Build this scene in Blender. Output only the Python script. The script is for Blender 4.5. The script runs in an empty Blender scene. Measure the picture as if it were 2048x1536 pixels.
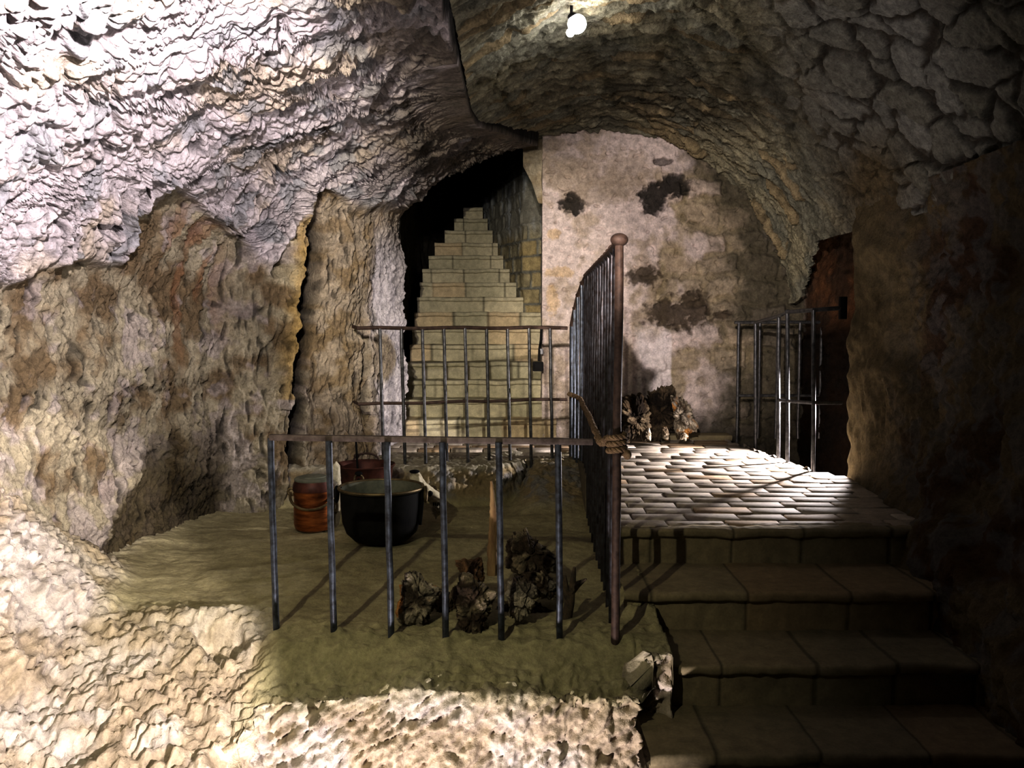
import bpy, bmesh, math, random
import numpy as np
from mathutils import Vector, Matrix

random.seed(7)
C = bpy.context.scene.collection
PI = math.pi
F = 1800.0
CAMZ = 1.36
TH = math.atan(128.0 / 1800.0)
CT, ST = math.cos(TH), math.sin(TH)

# ------------------------------------------------------------------ camera maths (survey of the photograph)
def ray(px, py):
    a = (px - 1024.0) / F
    b = (768.0 - py) / F
    return (a, CT + b * ST, -ST + b * CT)

def at_y(px, py, Y):
    r = ray(px, py); t = Y / r[1]
    return Vector((r[0] * t, Y, CAMZ + r[2] * t))

def at_z(px, py, Z):
    r = ray(px, py); t = (Z - CAMZ) / r[2]
    return Vector((r[0] * t, r[1] * t, Z))

def project(p):
    x, y, z = p[..., 0], p[..., 1], p[..., 2] - CAMZ
    fwd = np.maximum(y * CT - z * ST, 0.05)
    upc = y * ST + z * CT
    return 1024 + F * x / fwd, 768 - F * upc / fwd

# ------------------------------------------------------------------ noise
_rng = np.random.RandomState(11)
_perm = np.tile(_rng.permutation(256), 3).astype(np.int64)
_g = _rng.normal(size=(256, 3)); _g /= np.linalg.norm(_g, axis=1)[:, None]

def perlin(p):
    p = np.asarray(p, dtype=np.float64)
    i = np.floor(p).astype(np.int64); f = p - i
    i &= 255
    u = f * f * f * (f * (f * 6 - 15) + 10)
    out = 0
    for dx in (0, 1):
        wx = u[..., 0] if dx else 1 - u[..., 0]
        for dy in (0, 1):
            wy = u[..., 1] if dy else 1 - u[..., 1]
            for dz in (0, 1):
                wz = u[..., 2] if dz else 1 - u[..., 2]
                h = _perm[_perm[_perm[(i[..., 0] + dx) & 255] + ((i[..., 1] + dy) & 255)] + ((i[..., 2] + dz) & 255)]
                g = _g[h]
                out = out + wx * wy * wz * (g[..., 0] * (f[..., 0] - dx) + g[..., 1] * (f[..., 1] - dy) + g[..., 2] * (f[..., 2] - dz))
    return out * 1.6

def fbm(p, octv=4, gain=0.5):
    a, s, out = 1.0, 1.0, 0
    for k in range(octv):
        out = out + a * perlin(p * s + 17.3 * k)
        a *= gain; s *= 2.03
    return out

def billow(p, octv=3, gain=0.5):
    a, s, out, tot = 1.0, 1.0, 0, 0
    for k in range(octv):
        out = out + a * np.minimum(np.abs(perlin(p * s + 31.7 * k)) * 1.7, 1.0)
        tot += a; a *= gain; s *= 2.1
    return out / tot

def worley(p, jit=0.85):
    p = np.asarray(p, dtype=np.float64)
    i = np.floor(p).astype(np.int64); f = p - i
    f1 = np.full(p.shape[:-1], 9.0); f2 = f1.copy(); cid = np.zeros(p.shape[:-1], dtype=np.int64)
    for dx in (-1, 0, 1):
        for dy in (-1, 0, 1):
            for dz in (-1, 0, 1):
                h = _perm[_perm[_perm[(i[..., 0] + dx) & 255] + ((i[..., 1] + dy) & 255)] + ((i[..., 2] + dz) & 255)]
                o = _g[h] * 0.5 * jit + 0.5
                d = np.sqrt((o[..., 0] + dx - f[..., 0]) ** 2 + (o[..., 1] + dy - f[..., 1]) ** 2 + (o[..., 2] + dz - f[..., 2]) ** 2)
                nearer = d < f1
                f2 = np.where(nearer, f1, np.minimum(f2, d))
                cid = np.where(nearer, h, cid)
                f1 = np.where(nearer, d, f1)
    return f1, f2, cid

def sstep(a, b, x):
    t = np.clip((x - a) / (b - a), 0, 1)
    return t * t * (3 - 2 * t)

def lerp(a, b, t):
    a = np.asarray(a, dtype=float); b = np.asarray(b, dtype=float); t = np.asarray(t, dtype=float)
    colour = (a.ndim and a.shape[-1] == 3) or (b.ndim and b.shape[-1] == 3)
    if colour and t.ndim and t.shape[-1] != 1: t = t[..., None]
    return a + (b - a) * t

def gauss2(px, py, cx, cy, sx, sy):
    return np.exp(-((px - cx) / sx) ** 2 - ((py - cy) / sy) ** 2)

def poly_dist(px, py, pts):
    """distance in x from a polyline given as (x,y) rows sorted by y; outside its y range it grows"""
    ys = [p[1] for p in pts]; xs = [p[0] for p in pts]
    x = np.interp(py, ys, xs)
    out = np.abs(px - x)
    out = np.where(py < ys[0], np.hypot(px - xs[0], py - ys[0]), out)
    out = np.where(py > ys[-1], np.hypot(px - xs[-1], py - ys[-1]), out)
    return out, px - x

# ------------------------------------------------------------------ mesh helpers
def link(name, me, mat=None, parent=None, smooth=True):
    o = bpy.data.objects.new(name, me); C.objects.link(o)
    if mat: me.materials.append(mat)
    if smooth:
        me.polygons.foreach_set('use_smooth', [True] * len(me.polygons))
    if parent: o.parent = parent
    return o

def raw_mesh(name, V, Fq, col=None):
    V = np.asarray(V, dtype=np.float32); Fq = np.asarray(Fq, dtype=np.int32)
    me = bpy.data.meshes.new(name)
    me.vertices.add(len(V)); me.vertices.foreach_set('co', V.ravel())
    n = Fq.shape[1]
    me.loops.add(Fq.size); me.loops.foreach_set('vertex_index', Fq.ravel())
    me.polygons.add(len(Fq)); me.polygons.foreach_set('loop_start', np.arange(len(Fq), dtype=np.int32) * n)
    me.update(calc_edges=True)
    if col is not None:
        a = me.attributes.new('col', 'FLOAT_COLOR', 'POINT')
        c = np.ones((len(V), 4), dtype=np.float32); c[:, :3] = np.clip(np.asarray(col).reshape(-1, 3), 0, 1)
        a.data.foreach_set('color', c.ravel())
    return me

def grid_faces(n, m, wrap=False):
    i = np.arange(n - 1)[:, None]; j = np.arange(m if wrap else m - 1)[None, :]
    j2 = (j + 1) % m
    a = i * m + j; b = i * m + j2; c = (i + 1) * m + j2; d = (i + 1) * m + j
    return np.stack([a + 0 * b, b, c, d], axis=-1).reshape(-1, 4)

def normals(P):
    a = np.gradient(P, axis=0); b = np.gradient(P, axis=1)
    n = np.cross(a, b)
    return n / np.maximum(np.linalg.norm(n, axis=-1, keepdims=True), 1e-9)

def sheet(name, P, col, mat, label=None, parent=None):
    n, m = P.shape[:2]
    me = raw_mesh(name, P.reshape(-1, 3), grid_faces(n, m), np.broadcast_to(col, P.shape).reshape(-1, 3))
    o = link(name, me, mat, parent)
    if parent is None:
        o['kind'] = 'structure'
        if label: o['label'] = label
    return o

class MB:
    def __init__(self): self.bm = bmesh.new()
    def box(self, c, s, rot=None, bev=0.0):
        r = bmesh.ops.create_cube(self.bm, size=1.0)
        vs = r['verts']
        M = Matrix.Translation(c) @ (rot.to_4x4() if rot else Matrix()) @ Matrix.Diagonal((s[0], s[1], s[2], 1))
        bmesh.ops.transform(self.bm, matrix=M, verts=vs)
        if bev > 0:
            es = {e for v in vs for e in v.link_edges}
            bmesh.ops.bevel(self.bm, geom=list(es), offset=bev, segments=2, profile=0.6, affect='EDGES', clamp_overlap=True)
        return self
    def tube(self, pts, rad, seg=10, cap=True, wob=0.0):
        pts = [Vector(p) for p in pts]; n = len(pts)
        rs = rad if isinstance(rad, (list, tuple)) else [rad] * n
        rings = []; prev = None
        for i in range(n):
            t = (pts[min(i + 1, n - 1)] - pts[max(i - 1, 0)]).normalized()
            if prev is None:
                a = Vector((0, 0, 1)) if abs(t.z) < 0.9 else Vector((1, 0, 0))
                u = t.cross(a).normalized()
            else:
                u = (prev - t * prev.dot(t)).normalized()
            w = t.cross(u); prev = u
            ring = []
            for k in range(seg):
                an = 2 * PI * k / seg
                r = rs[i] * (1 + wob * random.uniform(-1, 1))
                ring.append(self.bm.verts.new(pts[i] + (u * math.cos(an) + w * math.sin(an)) * r))
            rings.append(ring)
        for a, b in zip(rings, rings[1:]):
            for k in range(seg):
                self.bm.faces.new((a[k], a[(k + 1) % seg], b[(k + 1) % seg], b[k]))
        if cap:
            self.bm.faces.new(rings[0][::-1]); self.bm.faces.new(rings[-1])
        return self
    def ring(self, c, R, r, axis='y', seg=28, sec=10, a0=0, a1=2 * PI):
        pts = []
        full = abs(a1 - a0 - 2 * PI) < 1e-6
        for k in range(seg + (0 if full else 1)):
            a = a0 + (a1 - a0) * k / seg
            ca, sa = R * math.cos(a), R * math.sin(a)
            pts.append(Vector(c) + Vector({'y': (ca, 0, sa), 'x': (0, ca, sa), 'z': (ca, sa, 0)}[axis]))
        if full: pts.append(pts[0].copy()); pts.append(pts[1].copy())
        return self.tube(pts, r, sec, cap=not full)
    def lathe(self, c, prof, seg=48):
        rings = []
        for r, z in prof:
            rings.append([self.bm.verts.new(Vector(c) + Vector((max(r, 1e-4) * math.cos(2 * PI * k / seg), max(r, 1e-4) * math.sin(2 * PI * k / seg), z))) for k in range(seg)])
        for a, b in zip(rings, rings[1:]):
            for k in range(seg):
                self.bm.faces.new((a[k], a[(k + 1) % seg], b[(k + 1) % seg], b[k]))
        return self
    def sphere(self, c, r, s=(1, 1, 1), u=16, v=12):
        res = bmesh.ops.create_uvsphere(self.bm, u_segments=u, v_segments=v, radius=1.0)
        bmesh.ops.transform(self.bm, matrix=Matrix.Translation(c) @ Matrix.Diagonal((r * s[0], r * s[1], r * s[2], 1)), verts=res['verts'])
        return self
    def build(self, name, mat, parent=None, smooth=True, auto=True):
        me = bpy.data.meshes.new(name)
        bmesh.ops.recalc_face_normals(self.bm, faces=self.bm.faces)
        self.bm.to_mesh(me); self.bm.free()
        o = link(name, me, mat, parent, smooth)
        if smooth and auto:
            me.set_sharp_from_angle(angle=math.radians(40))
        return o

def local(o, root):
    """mesh built in world coordinates, moved under a root standing elsewhere"""
    o.parent = root
    o.matrix_parent_inverse = Matrix.Translation(-root.location)

def empty(name, loc, label, cat, group=None):
    o = bpy.data.objects.new(name, None); C.objects.link(o)
    o.location = loc; o.empty_display_size = 0.05
    o['label'] = label; o['category'] = cat
    if group: o['group'] = group
    return o

def tag(o, label, cat, group=None):
    o['label'] = label; o['category'] = cat
    if group: o['group'] = group
    return o

# ------------------------------------------------------------------ materials
def new_mat(name):
    m = bpy.data.materials.new(name); m.use_nodes = True
    nt = m.node_tree; b = nt.nodes['Principled BSDF']
    return m, nt, b

def N(nt, t, **kw):
    n = nt.nodes.new(t)
    for k, v in kw.items():
        if k in n.inputs: n.inputs[k].default_value = v
        else: setattr(n, k, v)
    return n

def rock_mat(name, rough=0.95, fine=55.0, bump=0.5, dist=0.012, var=0.35, speck=0.0, stretch=(1, 1, 1), spec=0.2):
    m, nt, b = new_mat(name); L = nt.links.new
    at = N(nt, 'ShaderNodeAttribute', attribute_name='col')
    tc = N(nt, 'ShaderNodeNewGeometry')
    mp = N(nt, 'ShaderNodeMapping'); mp.inputs['Scale'].default_value = stretch
    L(tc.outputs['Position'], mp.inputs['Vector'])
    n1 = N(nt, 'ShaderNodeTexNoise', Scale=fine * 0.22, Detail=8.0, Roughness=0.62)
    n2 = N(nt, 'ShaderNodeTexNoise', Scale=fine, Detail=6.0, Roughness=0.7)
    L(mp.outputs[0], n1.inputs['Vector']); L(mp.outputs[0], n2.inputs['Vector'])
    r1 = N(nt, 'ShaderNodeMapRange'); r1.inputs['From Min'].default_value = 0.3; r1.inputs['From Max'].default_value = 0.7
    r1.inputs['To Min'].default_value = 1 - var; r1.inputs['To Max'].default_value = 1 + var
    L(n1.outputs['Fac'], r1.inputs['Value'])
    r2 = N(nt, 'ShaderNodeMapRange'); r2.inputs['From Min'].default_value = 0.3; r2.inputs['From Max'].default_value = 0.7
    r2.inputs['To Min'].default_value = 1 - var * 0.7; r2.inputs['To Max'].default_value = 1 + var * 0.7
    L(n2.outputs['Fac'], r2.inputs['Value'])
    mu = N(nt, 'ShaderNodeMath', operation='MULTIPLY'); L(r1.outputs[0], mu.inputs[0]); L(r2.outputs[0], mu.inputs[1])
    vm = N(nt, 'ShaderNodeVectorMath', operation='SCALE')
    L(at.outputs['Color'], vm.inputs[0]); L(mu.outputs[0], vm.inputs['Scale'])
    L(vm.outputs[0], b.inputs['Base Color'])
    bp = N(nt, 'ShaderNodeBump', Strength=bump, Distance=dist)
    L(n1.outputs['Fac'], bp.inputs['Height'])
    bp2 = N(nt, 'ShaderNodeBump', Strength=bump, Distance=dist * 0.45)
    L(n2.outputs['Fac'], bp2.inputs['Height']); L(bp.outputs[0], bp2.inputs['Normal']); L(bp2.outputs[0], b.inputs['Normal'])
    b.inputs['Roughness'].default_value = rough
    b.inputs['Specular IOR Level'].default_value = spec
    return m

def plain_mat(name, ca, cb, scale=20.0, rough=0.6, metal=0.0, bump=0.3, dist=0.004, lo=0.35, hi=0.65, stretch=(1, 1, 1), rvar=0.15):
    m, nt, b = new_mat(name); L = nt.links.new
    tc = N(nt, 'ShaderNodeTexCoord')
    mp = N(nt, 'ShaderNodeMapping'); mp.inputs['Scale'].default_value = stretch
    L(tc.outputs['Object'], mp.inputs['Vector'])
    n1 = N(nt, 'ShaderNodeTexNoise', Scale=scale, Detail=7.0, Roughness=0.65)
    L(mp.outputs[0], n1.inputs['Vector'])
    cr = N(nt, 'ShaderNodeValToRGB')
    cr.color_ramp.elements[0].position = lo; cr.color_ramp.elements[0].color = (*ca, 1)
    cr.color_ramp.elements[1].position = hi; cr.color_ramp.elements[1].color = (*cb, 1)
    L(n1.outputs['Fac'], cr.inputs[0]); L(cr.outputs[0], b.inputs['Base Color'])
    rr = N(nt, 'ShaderNodeMapRange'); rr.inputs['To Min'].default_value = max(rough - rvar, 0.05); rr.inputs['To Max'].default_value = min(rough + rvar, 1)
    L(n1.outputs['Fac'], rr.inputs['Value']); L(rr.outputs[0], b.inputs['Roughness'])
    b.inputs['Metallic'].default_value = metal
    bp = N(nt, 'ShaderNodeBump', Strength=bump, Distance=dist)
    L(n1.outputs['Fac'], bp.inputs['Height']); L(bp.outputs[0], b.inputs['Normal'])
    return m

M_rock = rock_mat('rough_tuff', bump=0.9, dist=0.035, fine=75, var=0.3)
M_vault = rock_mat('vault_masonry', bump=0.9, dist=0.035, fine=75, var=0.4)
M_floor = rock_mat('worn_rock_floor', bump=0.6, dist=0.02, fine=80, var=0.22)
M_plaster = rock_mat('old_plaster', bump=0.6, dist=0.02, fine=70, var=0.3)
M_block = rock_mat('stair_stone', bump=0.3, dist=0.006, fine=80, var=0.2)
M_tile = rock_mat('paving_tile', bump=0.3, dist=0.006, fine=60, var=0.22, rough=0.8)
M_wood = rock_mat('dead_wood', bump=0.9, dist=0.03, fine=90, var=0.6)
M_bone = rock_mat('bone', bump=0.2, dist=0.004, fine=90, var=0.15, rough=0.7)
M_iron = plain_mat('rusty_iron', (0.035, 0.034, 0.036), (0.10, 0.115, 0.14), scale=28, rough=0.45, metal=0.6, bump=0.25, dist=0.003)
M_iron_d = plain_mat('oiled_iron', (0.05, 0.05, 0.052), (0.16, 0.16, 0.165), scale=28, rough=0.38, metal=0.6, bump=0.15, dist=0.002)
M_iron_b = plain_mat('dark_rusty_iron', (0.022, 0.014, 0.011), (0.075, 0.075, 0.085), scale=26, rough=0.42, metal=0.6, bump=0.25, dist=0.003)
M_rust = plain_mat('brown_rust', (0.035, 0.02, 0.014), (0.09, 0.056, 0.040), scale=30, rough=0.68, metal=0.25, bump=0.3, dist=0.003)
M_copper = plain_mat('polished_copper', (0.20, 0.06, 0.018), (0.52, 0.20, 0.06), scale=7, rough=0.38, metal=0.9, bump=0.1, dist=0.002, stretch=(1, 1, 6))
M_copper_d = plain_mat('tarnished_copper', (0.05, 0.018, 0.012), (0.12, 0.042, 0.026), scale=14, rough=0.55, metal=0.5, bump=0.2, dist=0.003)
M_black = plain_mat('soot_blackened_metal', (0.004, 0.004, 0.004), (0.012, 0.011, 0.010), scale=18, rough=0.75, metal=0.2, bump=0.3, dist=0.004)
M_black.node_tree.nodes['Principled BSDF'].inputs['Specular IOR Level'].default_value = 0.12
M_black.node_tree.nodes['Principled BSDF'].inputs['Metallic'].default_value = 0.0
M_tin = plain_mat('dull_tinned_metal', (0.11, 0.12, 0.09), (0.20, 0.20, 0.15), scale=16, rough=0.7, metal=0.2, bump=0.2, dist=0.003)
M_brass = plain_mat('dull_brass', (0.10, 0.075, 0.035), (0.22, 0.17, 0.09), scale=20, rough=0.5, metal=0.6, bump=0.2, dist=0.002)
M_rope = plain_mat('hemp_rope', (0.12, 0.075, 0.04), (0.27, 0.19, 0.11), scale=60, rough=0.95, bump=0.6, dist=0.004)
M_dark = plain_mat('black_void', (0.002, 0.002, 0.002), (0.006, 0.005, 0.004), scale=20, rough=0.9)
M_grey = plain_mat('painted_grey', (0.2, 0.2, 0.21), (0.32, 0.32, 0.34), scale=20, rough=0.5)
def emit_mat(name, col, s):
    m, nt, b = new_mat(name)
    b.inputs['Base Color'].default_value = (*col, 1)
    b.inputs['Emission Color'].default_value = (*col, 1)
    b.inputs['Emission Strength'].default_value = s
    nz = N(nt, 'ShaderNodeTexNoise', Scale=30.0)
    mr = N(nt, 'ShaderNodeMapRange'); mr.inputs['To Min'].default_value = s * 0.8; mr.inputs['To Max'].default_value = s
    nt.links.new(nz.outputs['Fac'], mr.inputs['Value']); nt.links.new(mr.outputs[0], b.inputs['Emission Strength'])
    return m
M_bulb = emit_mat('lit_bulb', (1.0, 0.95, 1.0), 60.0)

UPZ = 0.30      # upper floor level

# ================================================================== THE SETTING
# ---------------------------------------------------------------- wall_left : rough hewn left wall and its overhanging half vault
keys = [  # base x, base y, spring z, top x, top y, top z  (z relative to eye level)
    (-2.55, -0.4, 0.70, -0.30, -0.4, 1.85),
    (-2.52, 1.1, 0.50, -0.30, 1.1, 1.70),
    (-2.46, 1.9, 0.03, -0.29, 1.9, 1.36),
    (-2.42, 3.0, 0.0, -0.28, 3.0, 1.33),
    (-2.26, 4.66, 0.0, -0.28, 4.5, 1.33),
    (-2.06, 6.22, 0.1, -0.27, 5.9, 1.33),
    (-1.66, 6.42, 0.2, -0.24, 6.35, 1.35),
    (-1.48, 6.58, 0.3, -0.18, 6.65, 1.39),
    (-1.20, 6.80, 0.45, -0.08, 7.0, 1.44),
    (-1.08, 7.05, 0.6, 0.0, 7.35, 1.47),
    (-0.94, 7.95, 0.8, 0.22, 7.95, 1.52),
]
K = np.array(keys)
mid = (K[:, :2] + K[:, 3:5]) / 2 + 0.8 * (K[:, :2] - K[:, 3:5]) / 2
seg = np.r_[0, np.cumsum(np.linalg.norm(np.diff(mid, axis=0), axis=1))]
NS, NU = 900, 760
# nonuniform: fewer columns behind the camera
s_in = seg[2] * 0.95
tt = np.r_[np.linspace(0, s_in, 60, endpoint=False), np.linspace(s_in, seg[-1], NS - 60)]
kk = np.stack([np.interp(tt, seg, K[:, j]) for j in range(6)], axis=1)
for _ in range(14):       # soften the corners of the plan
    kk[1:-1] = 0.25 * kk[:-2] + 0.5 * kk[1:-1] + 0.25 * kk[2:]
ulow = 340
h = np.linspace(0, 1, ulow, endpoint=False); ph = np.linspace(0, PI / 2, NU - ulow)
P = np.zeros((NS, NU, 3))
zb = -1.75
P[:, :ulow, 0] = kk[:, 0:1]; P[:, :ulow, 1] = kk[:, 1:2]
P[:, :ulow, 2] = CAMZ + zb + (kk[:, 2:3] - zb) * h[None]
w = 1 - np.cos(ph)[None]
P[:, ulow:, 0] = kk[:, 0:1] + (kk[:, 3:4] - kk[:, 0:1]) * w
P[:, ulow:, 1] = kk[:, 1:2] + (kk[:, 4:5] - kk[:, 1:2]) * w
P[:, ulow:, 2] = CAMZ + kk[:, 2:3] + (kk[:, 5:6] - kk[:, 2:3]) * np.sin(ph)[None]
Nn = normals(P)
if Nn[NS // 2, 100, 0] < 0: Nn = -Nn      # towards the room (+x)
px, py = project(P)
zr = P[..., 2] - CAMZ
wob = fbm(P * np.array([1.3, 1.3, 1.6]), 3)
# lower edge of the rough overhang (by height along the wall)
edge = np.interp(px, [-400, 0, 240, 270, 350, 430, 545, 600, 640, 700, 820], [600, 570, 520, 420, 385, 450, 545, 430, 380, 420, 420])
up = sstep(18, -18, py - edge - 28 * wob)
Pa = P * np.array([1, 1, 0.62])
warp = np.stack([perlin(P * 4 + 3.1), perlin(P * 4 + 9.4), perlin(P * 4 + 14.2)], -1) * 0.06
def dome(q):
    f1, f2, _ = worley(q)
    return 1 - np.minimum(f1, 1) ** 2 * 1.4, f2 - f1
warp2 = np.stack([perlin(P * 11 + 3.1), perlin(P * 11 + 9.4), perlin(P * 11 + 14.2)], -1) * 0.028
vz = sstep(-0.15, 0.35, perlin(P * 1.5 + 88))[..., None]
arc_s = np.r_[0, np.cumsum(np.linalg.norm(np.diff(P[:, ulow], axis=0), axis=1))]
arc_h = np.concatenate([np.zeros((NS, 1)), np.cumsum(np.linalg.norm(np.diff(P, axis=1), axis=2), axis=1)], 1)
slant = arc_s[:, None] + 0.22 * arc_h
Pa = np.stack([slant * (1.12 + 0.1 * vz[..., 0]), arc_h * (0.66 - 0.26 * vz[..., 0]), 0 * slant], -1)
lumpC, eC = dome((Pa + warp * 1.5 + warp2) * 3.6 + 2)
warp = warp * 1.5
lumpA, eA = dome((Pa + warp + warp2) * 7.0)
lumpB, eB = dome((Pa + warp + warp2) * 16.0 + 5)
gran = fbm(P * 34, 3)
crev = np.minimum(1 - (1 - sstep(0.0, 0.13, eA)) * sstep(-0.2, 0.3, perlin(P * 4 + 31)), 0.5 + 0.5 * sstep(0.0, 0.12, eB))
big = fbm(P * 1.7 + 40, 3)
# pick marks of the lower wall, slanting
Pp = np.stack([P[..., 0] + P[..., 1], P[..., 1] * 0.3, P[..., 2] - 0.55 * (P[..., 1])], -1)
pick = np.abs(perlin(Pp * np.array([17, 17, 7.0]) + warp * 14)) * 1.8; dash = sstep(0.28, 0.5, perlin(Pp * np.array([22, 22, 6.0]) + warp * 12 + 50))
pickf = billow(P * np.array([38, 38, 14.0]) + 7, 2, 0.5)
soft = fbm(P * 5 + 20, 3)
wa = sstep(-0.3, 0.4, perlin(P * 3.1 + 60))
d_up = 0.055 + 0.05 * (lumpC - 0.5) + 0.090 * wa * (lumpA - 0.5) + 0.044 * (lumpB - 0.5) + 0.024 * (crev - 1) + 0.05 * big + 0.016 * fbm(P * 14 + 3, 2) + 0.007 * gran
d_lo = -0.02 + 0.024 * (np.minimum(pick, 1) - 0.4) + 0.020 * (pickf - 0.4) - 0.022 * dash + 0.02 * soft + 0.05 * big + 0.005 * gran
D = lerp(d_lo, d_up, up)
# the deep crack and the ridge beside it
crk = [(640, 385), (634, 450), (628, 540), (616, 640), (608, 720), (600, 800), (597, 880), (592, 960), (586, 1010)]
cd, cs = poly_dist(px + 10 * perlin(P * 9), py, crk)
endw = (P[..., 1] > 5.9)
cw = np.interp(py, [385, 450, 600, 700, 800, 900, 1000], [7, 9, 15, 12, 9, 12, 11])
cmask = sstep(1.6, 0.7, cd / cw) * endw
D = D - 0.34 * cmask + 0.045 * np.exp(-((cs + 24) / 14) ** 2) * (np.abs(py - 560) < 260) * endw
D = D - 0.05 * np.exp(-((cs - 40) / 16) ** 2) * sstep(560, 700, py) * sstep(1000, 860, py) * endw
# scallop, pockets and holes in the face
D = D - 0.09 * sstep(1.0, 0.5, np.hypot((px - 545 + (py - 720) * 0.35) / 36, (py - 720) / 72))
D = D - 0.10 * sstep(1.0, 0.4, np.hypot((px - 292) / 16, (py - 362) / 36))
D = D - 0.10 * sstep(1.0, 0.3, np.hypot((px - 556) / 30, (py - 538) / 22))
D = D - 0.05 * sstep(1.0, 0.4, np.hypot((px - 215) / 50, (py - 450) / 16)) - 0.05 * sstep(1.0, 0.4, np.hypot((px - 560) / 18, (py - 30) / 40))
D = D - 0.06 * sstep(1.0, 0.4, np.hypot((px - 775 - (py - 150) * -0.7) / 22, (py - 140) / 90))
# two shallow flutes in the pillar by the stair
D = D - 0.05 * np.exp(-((px - 738) / 8) ** 2) * sstep(560, 680, py) * endw
fe = sstep(NU - 90, NU - 4, np.arange(NU))[None, :] * sstep(4.2, 4.9, P[..., 1])
D = D * (1 - fe) + 0.012 * fe
P2 = P + Nn * D[..., None]
ext = np.stack([P2[:, -1] + np.array([0.006, 0.0, 0.045]) * k for k in range(1, 7)], 1)   # returns up behind the masonry
# colours
c_white = np.array([0.72, 0.66, 0.66]); c_tan = np.array([0.46, 0.36, 0.21]); c_brown = np.array([0.25, 0.19, 0.115])
c_grey = np.array([0.42, 0.43, 0.44]); c_ochre = np.array([0.52, 0.38, 0.16])
v1 = fbm(P * 2.2 + 70, 4); v2 = fbm(P * 6 + 33, 3)
stones = sstep(0.18, 0.34, perlin(P * np.array([5, 5, 5]) + 55))
Cu = lerp(c_white, np.array([0.64, 0.55, 0.43]), sstep(-0.1, 0.6, v1) * 0.8); Cu = lerp(Cu, c_grey, stones * 0.7)
Cl = lerp(np.array([0.46, 0.41, 0.30]), c_brown, sstep(-0.1, 0.55, v1 + 0.5 * v2)); Cl = lerp(Cl, np.array([0.52, 0.46, 0.44]), sstep(0.05, 0.5, v2 - v1) * 0.6)
col = lerp(Cl, Cu, up[..., None])
soot = sstep(620, 860, px) * sstep(460, 300, py) * sstep(-0.5, 0.3, v1 + 0.5)
col = lerp(col, np.array([0.17, 0.14, 0.10]), np.clip(0.85 * soot, 0, 1))
col = lerp(col, c_ochre, np.clip(np.exp(-((cs + 22) / 16) ** 2) * (py > 420) * (py < 800) * endw, 0, 1) * 0.8)
pale = sstep(735, 765, px) * sstep(380, 520, py) * endw
col = lerp(col, np.array([0.62, 0.58, 0.58]), pale * 0.9)
stn = sstep(1, 0.6, np.hypot((px - 765) / 30, (py - 715) / 60)) + 0.0
col = lerp(col, np.array([0.34, 0.28, 0.19]), np.clip(stn * pale, 0, 1) * 0.9)
streak = sstep(0.05, 0.3, perlin(np.stack([P[..., 0] * 7, P[..., 1] * 7, P[..., 2] * 1.2], -1)))
red = np.exp(-((px - 385) / 55) ** 2) * sstep(380, 480, py) * sstep(800, 600, py)
col = lerp(col, np.array([0.30, 0.17, 0.09]), np.clip(red * streak, 0, 1) * 0.8)
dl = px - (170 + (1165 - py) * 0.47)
pit_shade = sstep(-6, 14, dl + 10 * v2) * sstep(760, 960, py + 40 * v2) * sstep(470, 430, px)
col = lerp(col, np.array([0.085, 0.065, 0.03]), np.clip(pit_shade, 0, 1) * 0.88)  # shadow with a diagonal edge, painted into the wall colour
col = lerp(col, np.array([0.05, 0.04, 0.03]), np.clip(cmask, 0, 1)[..., None] * 0.9)  # shade inside the crack, painted in here and again below
rightp = endw * sstep(606, 640, px) * (1 - pale)
pc_ = lerp(np.array([0.54, 0.46, 0.36]), np.array([0.40, 0.31, 0.19]), sstep(-0.2, 0.4, v2))
col = lerp(col, pc_, np.clip(rightp * (1 - up), 0, 1) * 0.85)
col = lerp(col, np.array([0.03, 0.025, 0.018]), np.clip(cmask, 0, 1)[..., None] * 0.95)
col = col * lerp(1 - 0.55 * dash, 0.30 + 0.70 * crev, up)[..., None]  # shading of crevices and pick marks multiplied into the colour
P2 = np.concatenate([P2, ext], 1); col = np.concatenate([col, np.repeat(col[:, -1:] * 0.12, 6, 1)], 1)  # return strip painted near black as the shade of the slit
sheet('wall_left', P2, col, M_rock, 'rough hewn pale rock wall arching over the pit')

# ---------------------------------------------------------------- ceiling : masonry barrel vault
CX, R = 0.80, 1.72
a1 = math.asin(0.62 / R)                    # right springing
ys = np.r_[np.linspace(0.8, 2.6, 40, endpoint=False), np.linspace(2.6, 8.25, 620)]
xt = np.interp(ys, [0, 5.9, 6.35, 6.65, 7.0, 7.35, 7.95, 8.3], [-0.26, -0.26, -0.23, -0.17, -0.07, 0.01, 0.20, 0.22])
a0 = np.arccos((xt - CX) / R)
a1 = np.arcsin(np.interp(ys, [0, 7.2, 7.95, 9], [0.62, 0.62, 0.15, 0.15]) / R)
A = a0[:, None] + (a1 - a0)[:, None] * np.linspace(0, 1, 620)[None]
Y = ys[:, None] + 0 * A
P = np.stack([CX + R * np.cos(A), Y, CAMZ + R * np.sin(A)], -1)
Nn = np.stack([-np.cos(A), 0 * A, -np.sin(A)], -1)
px, py = project(P)
arc = A * R
right = sstep(1500, 1720, px + 0.25 * (330 - py)) * sstep(7.2, 5.8, Y)
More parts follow.
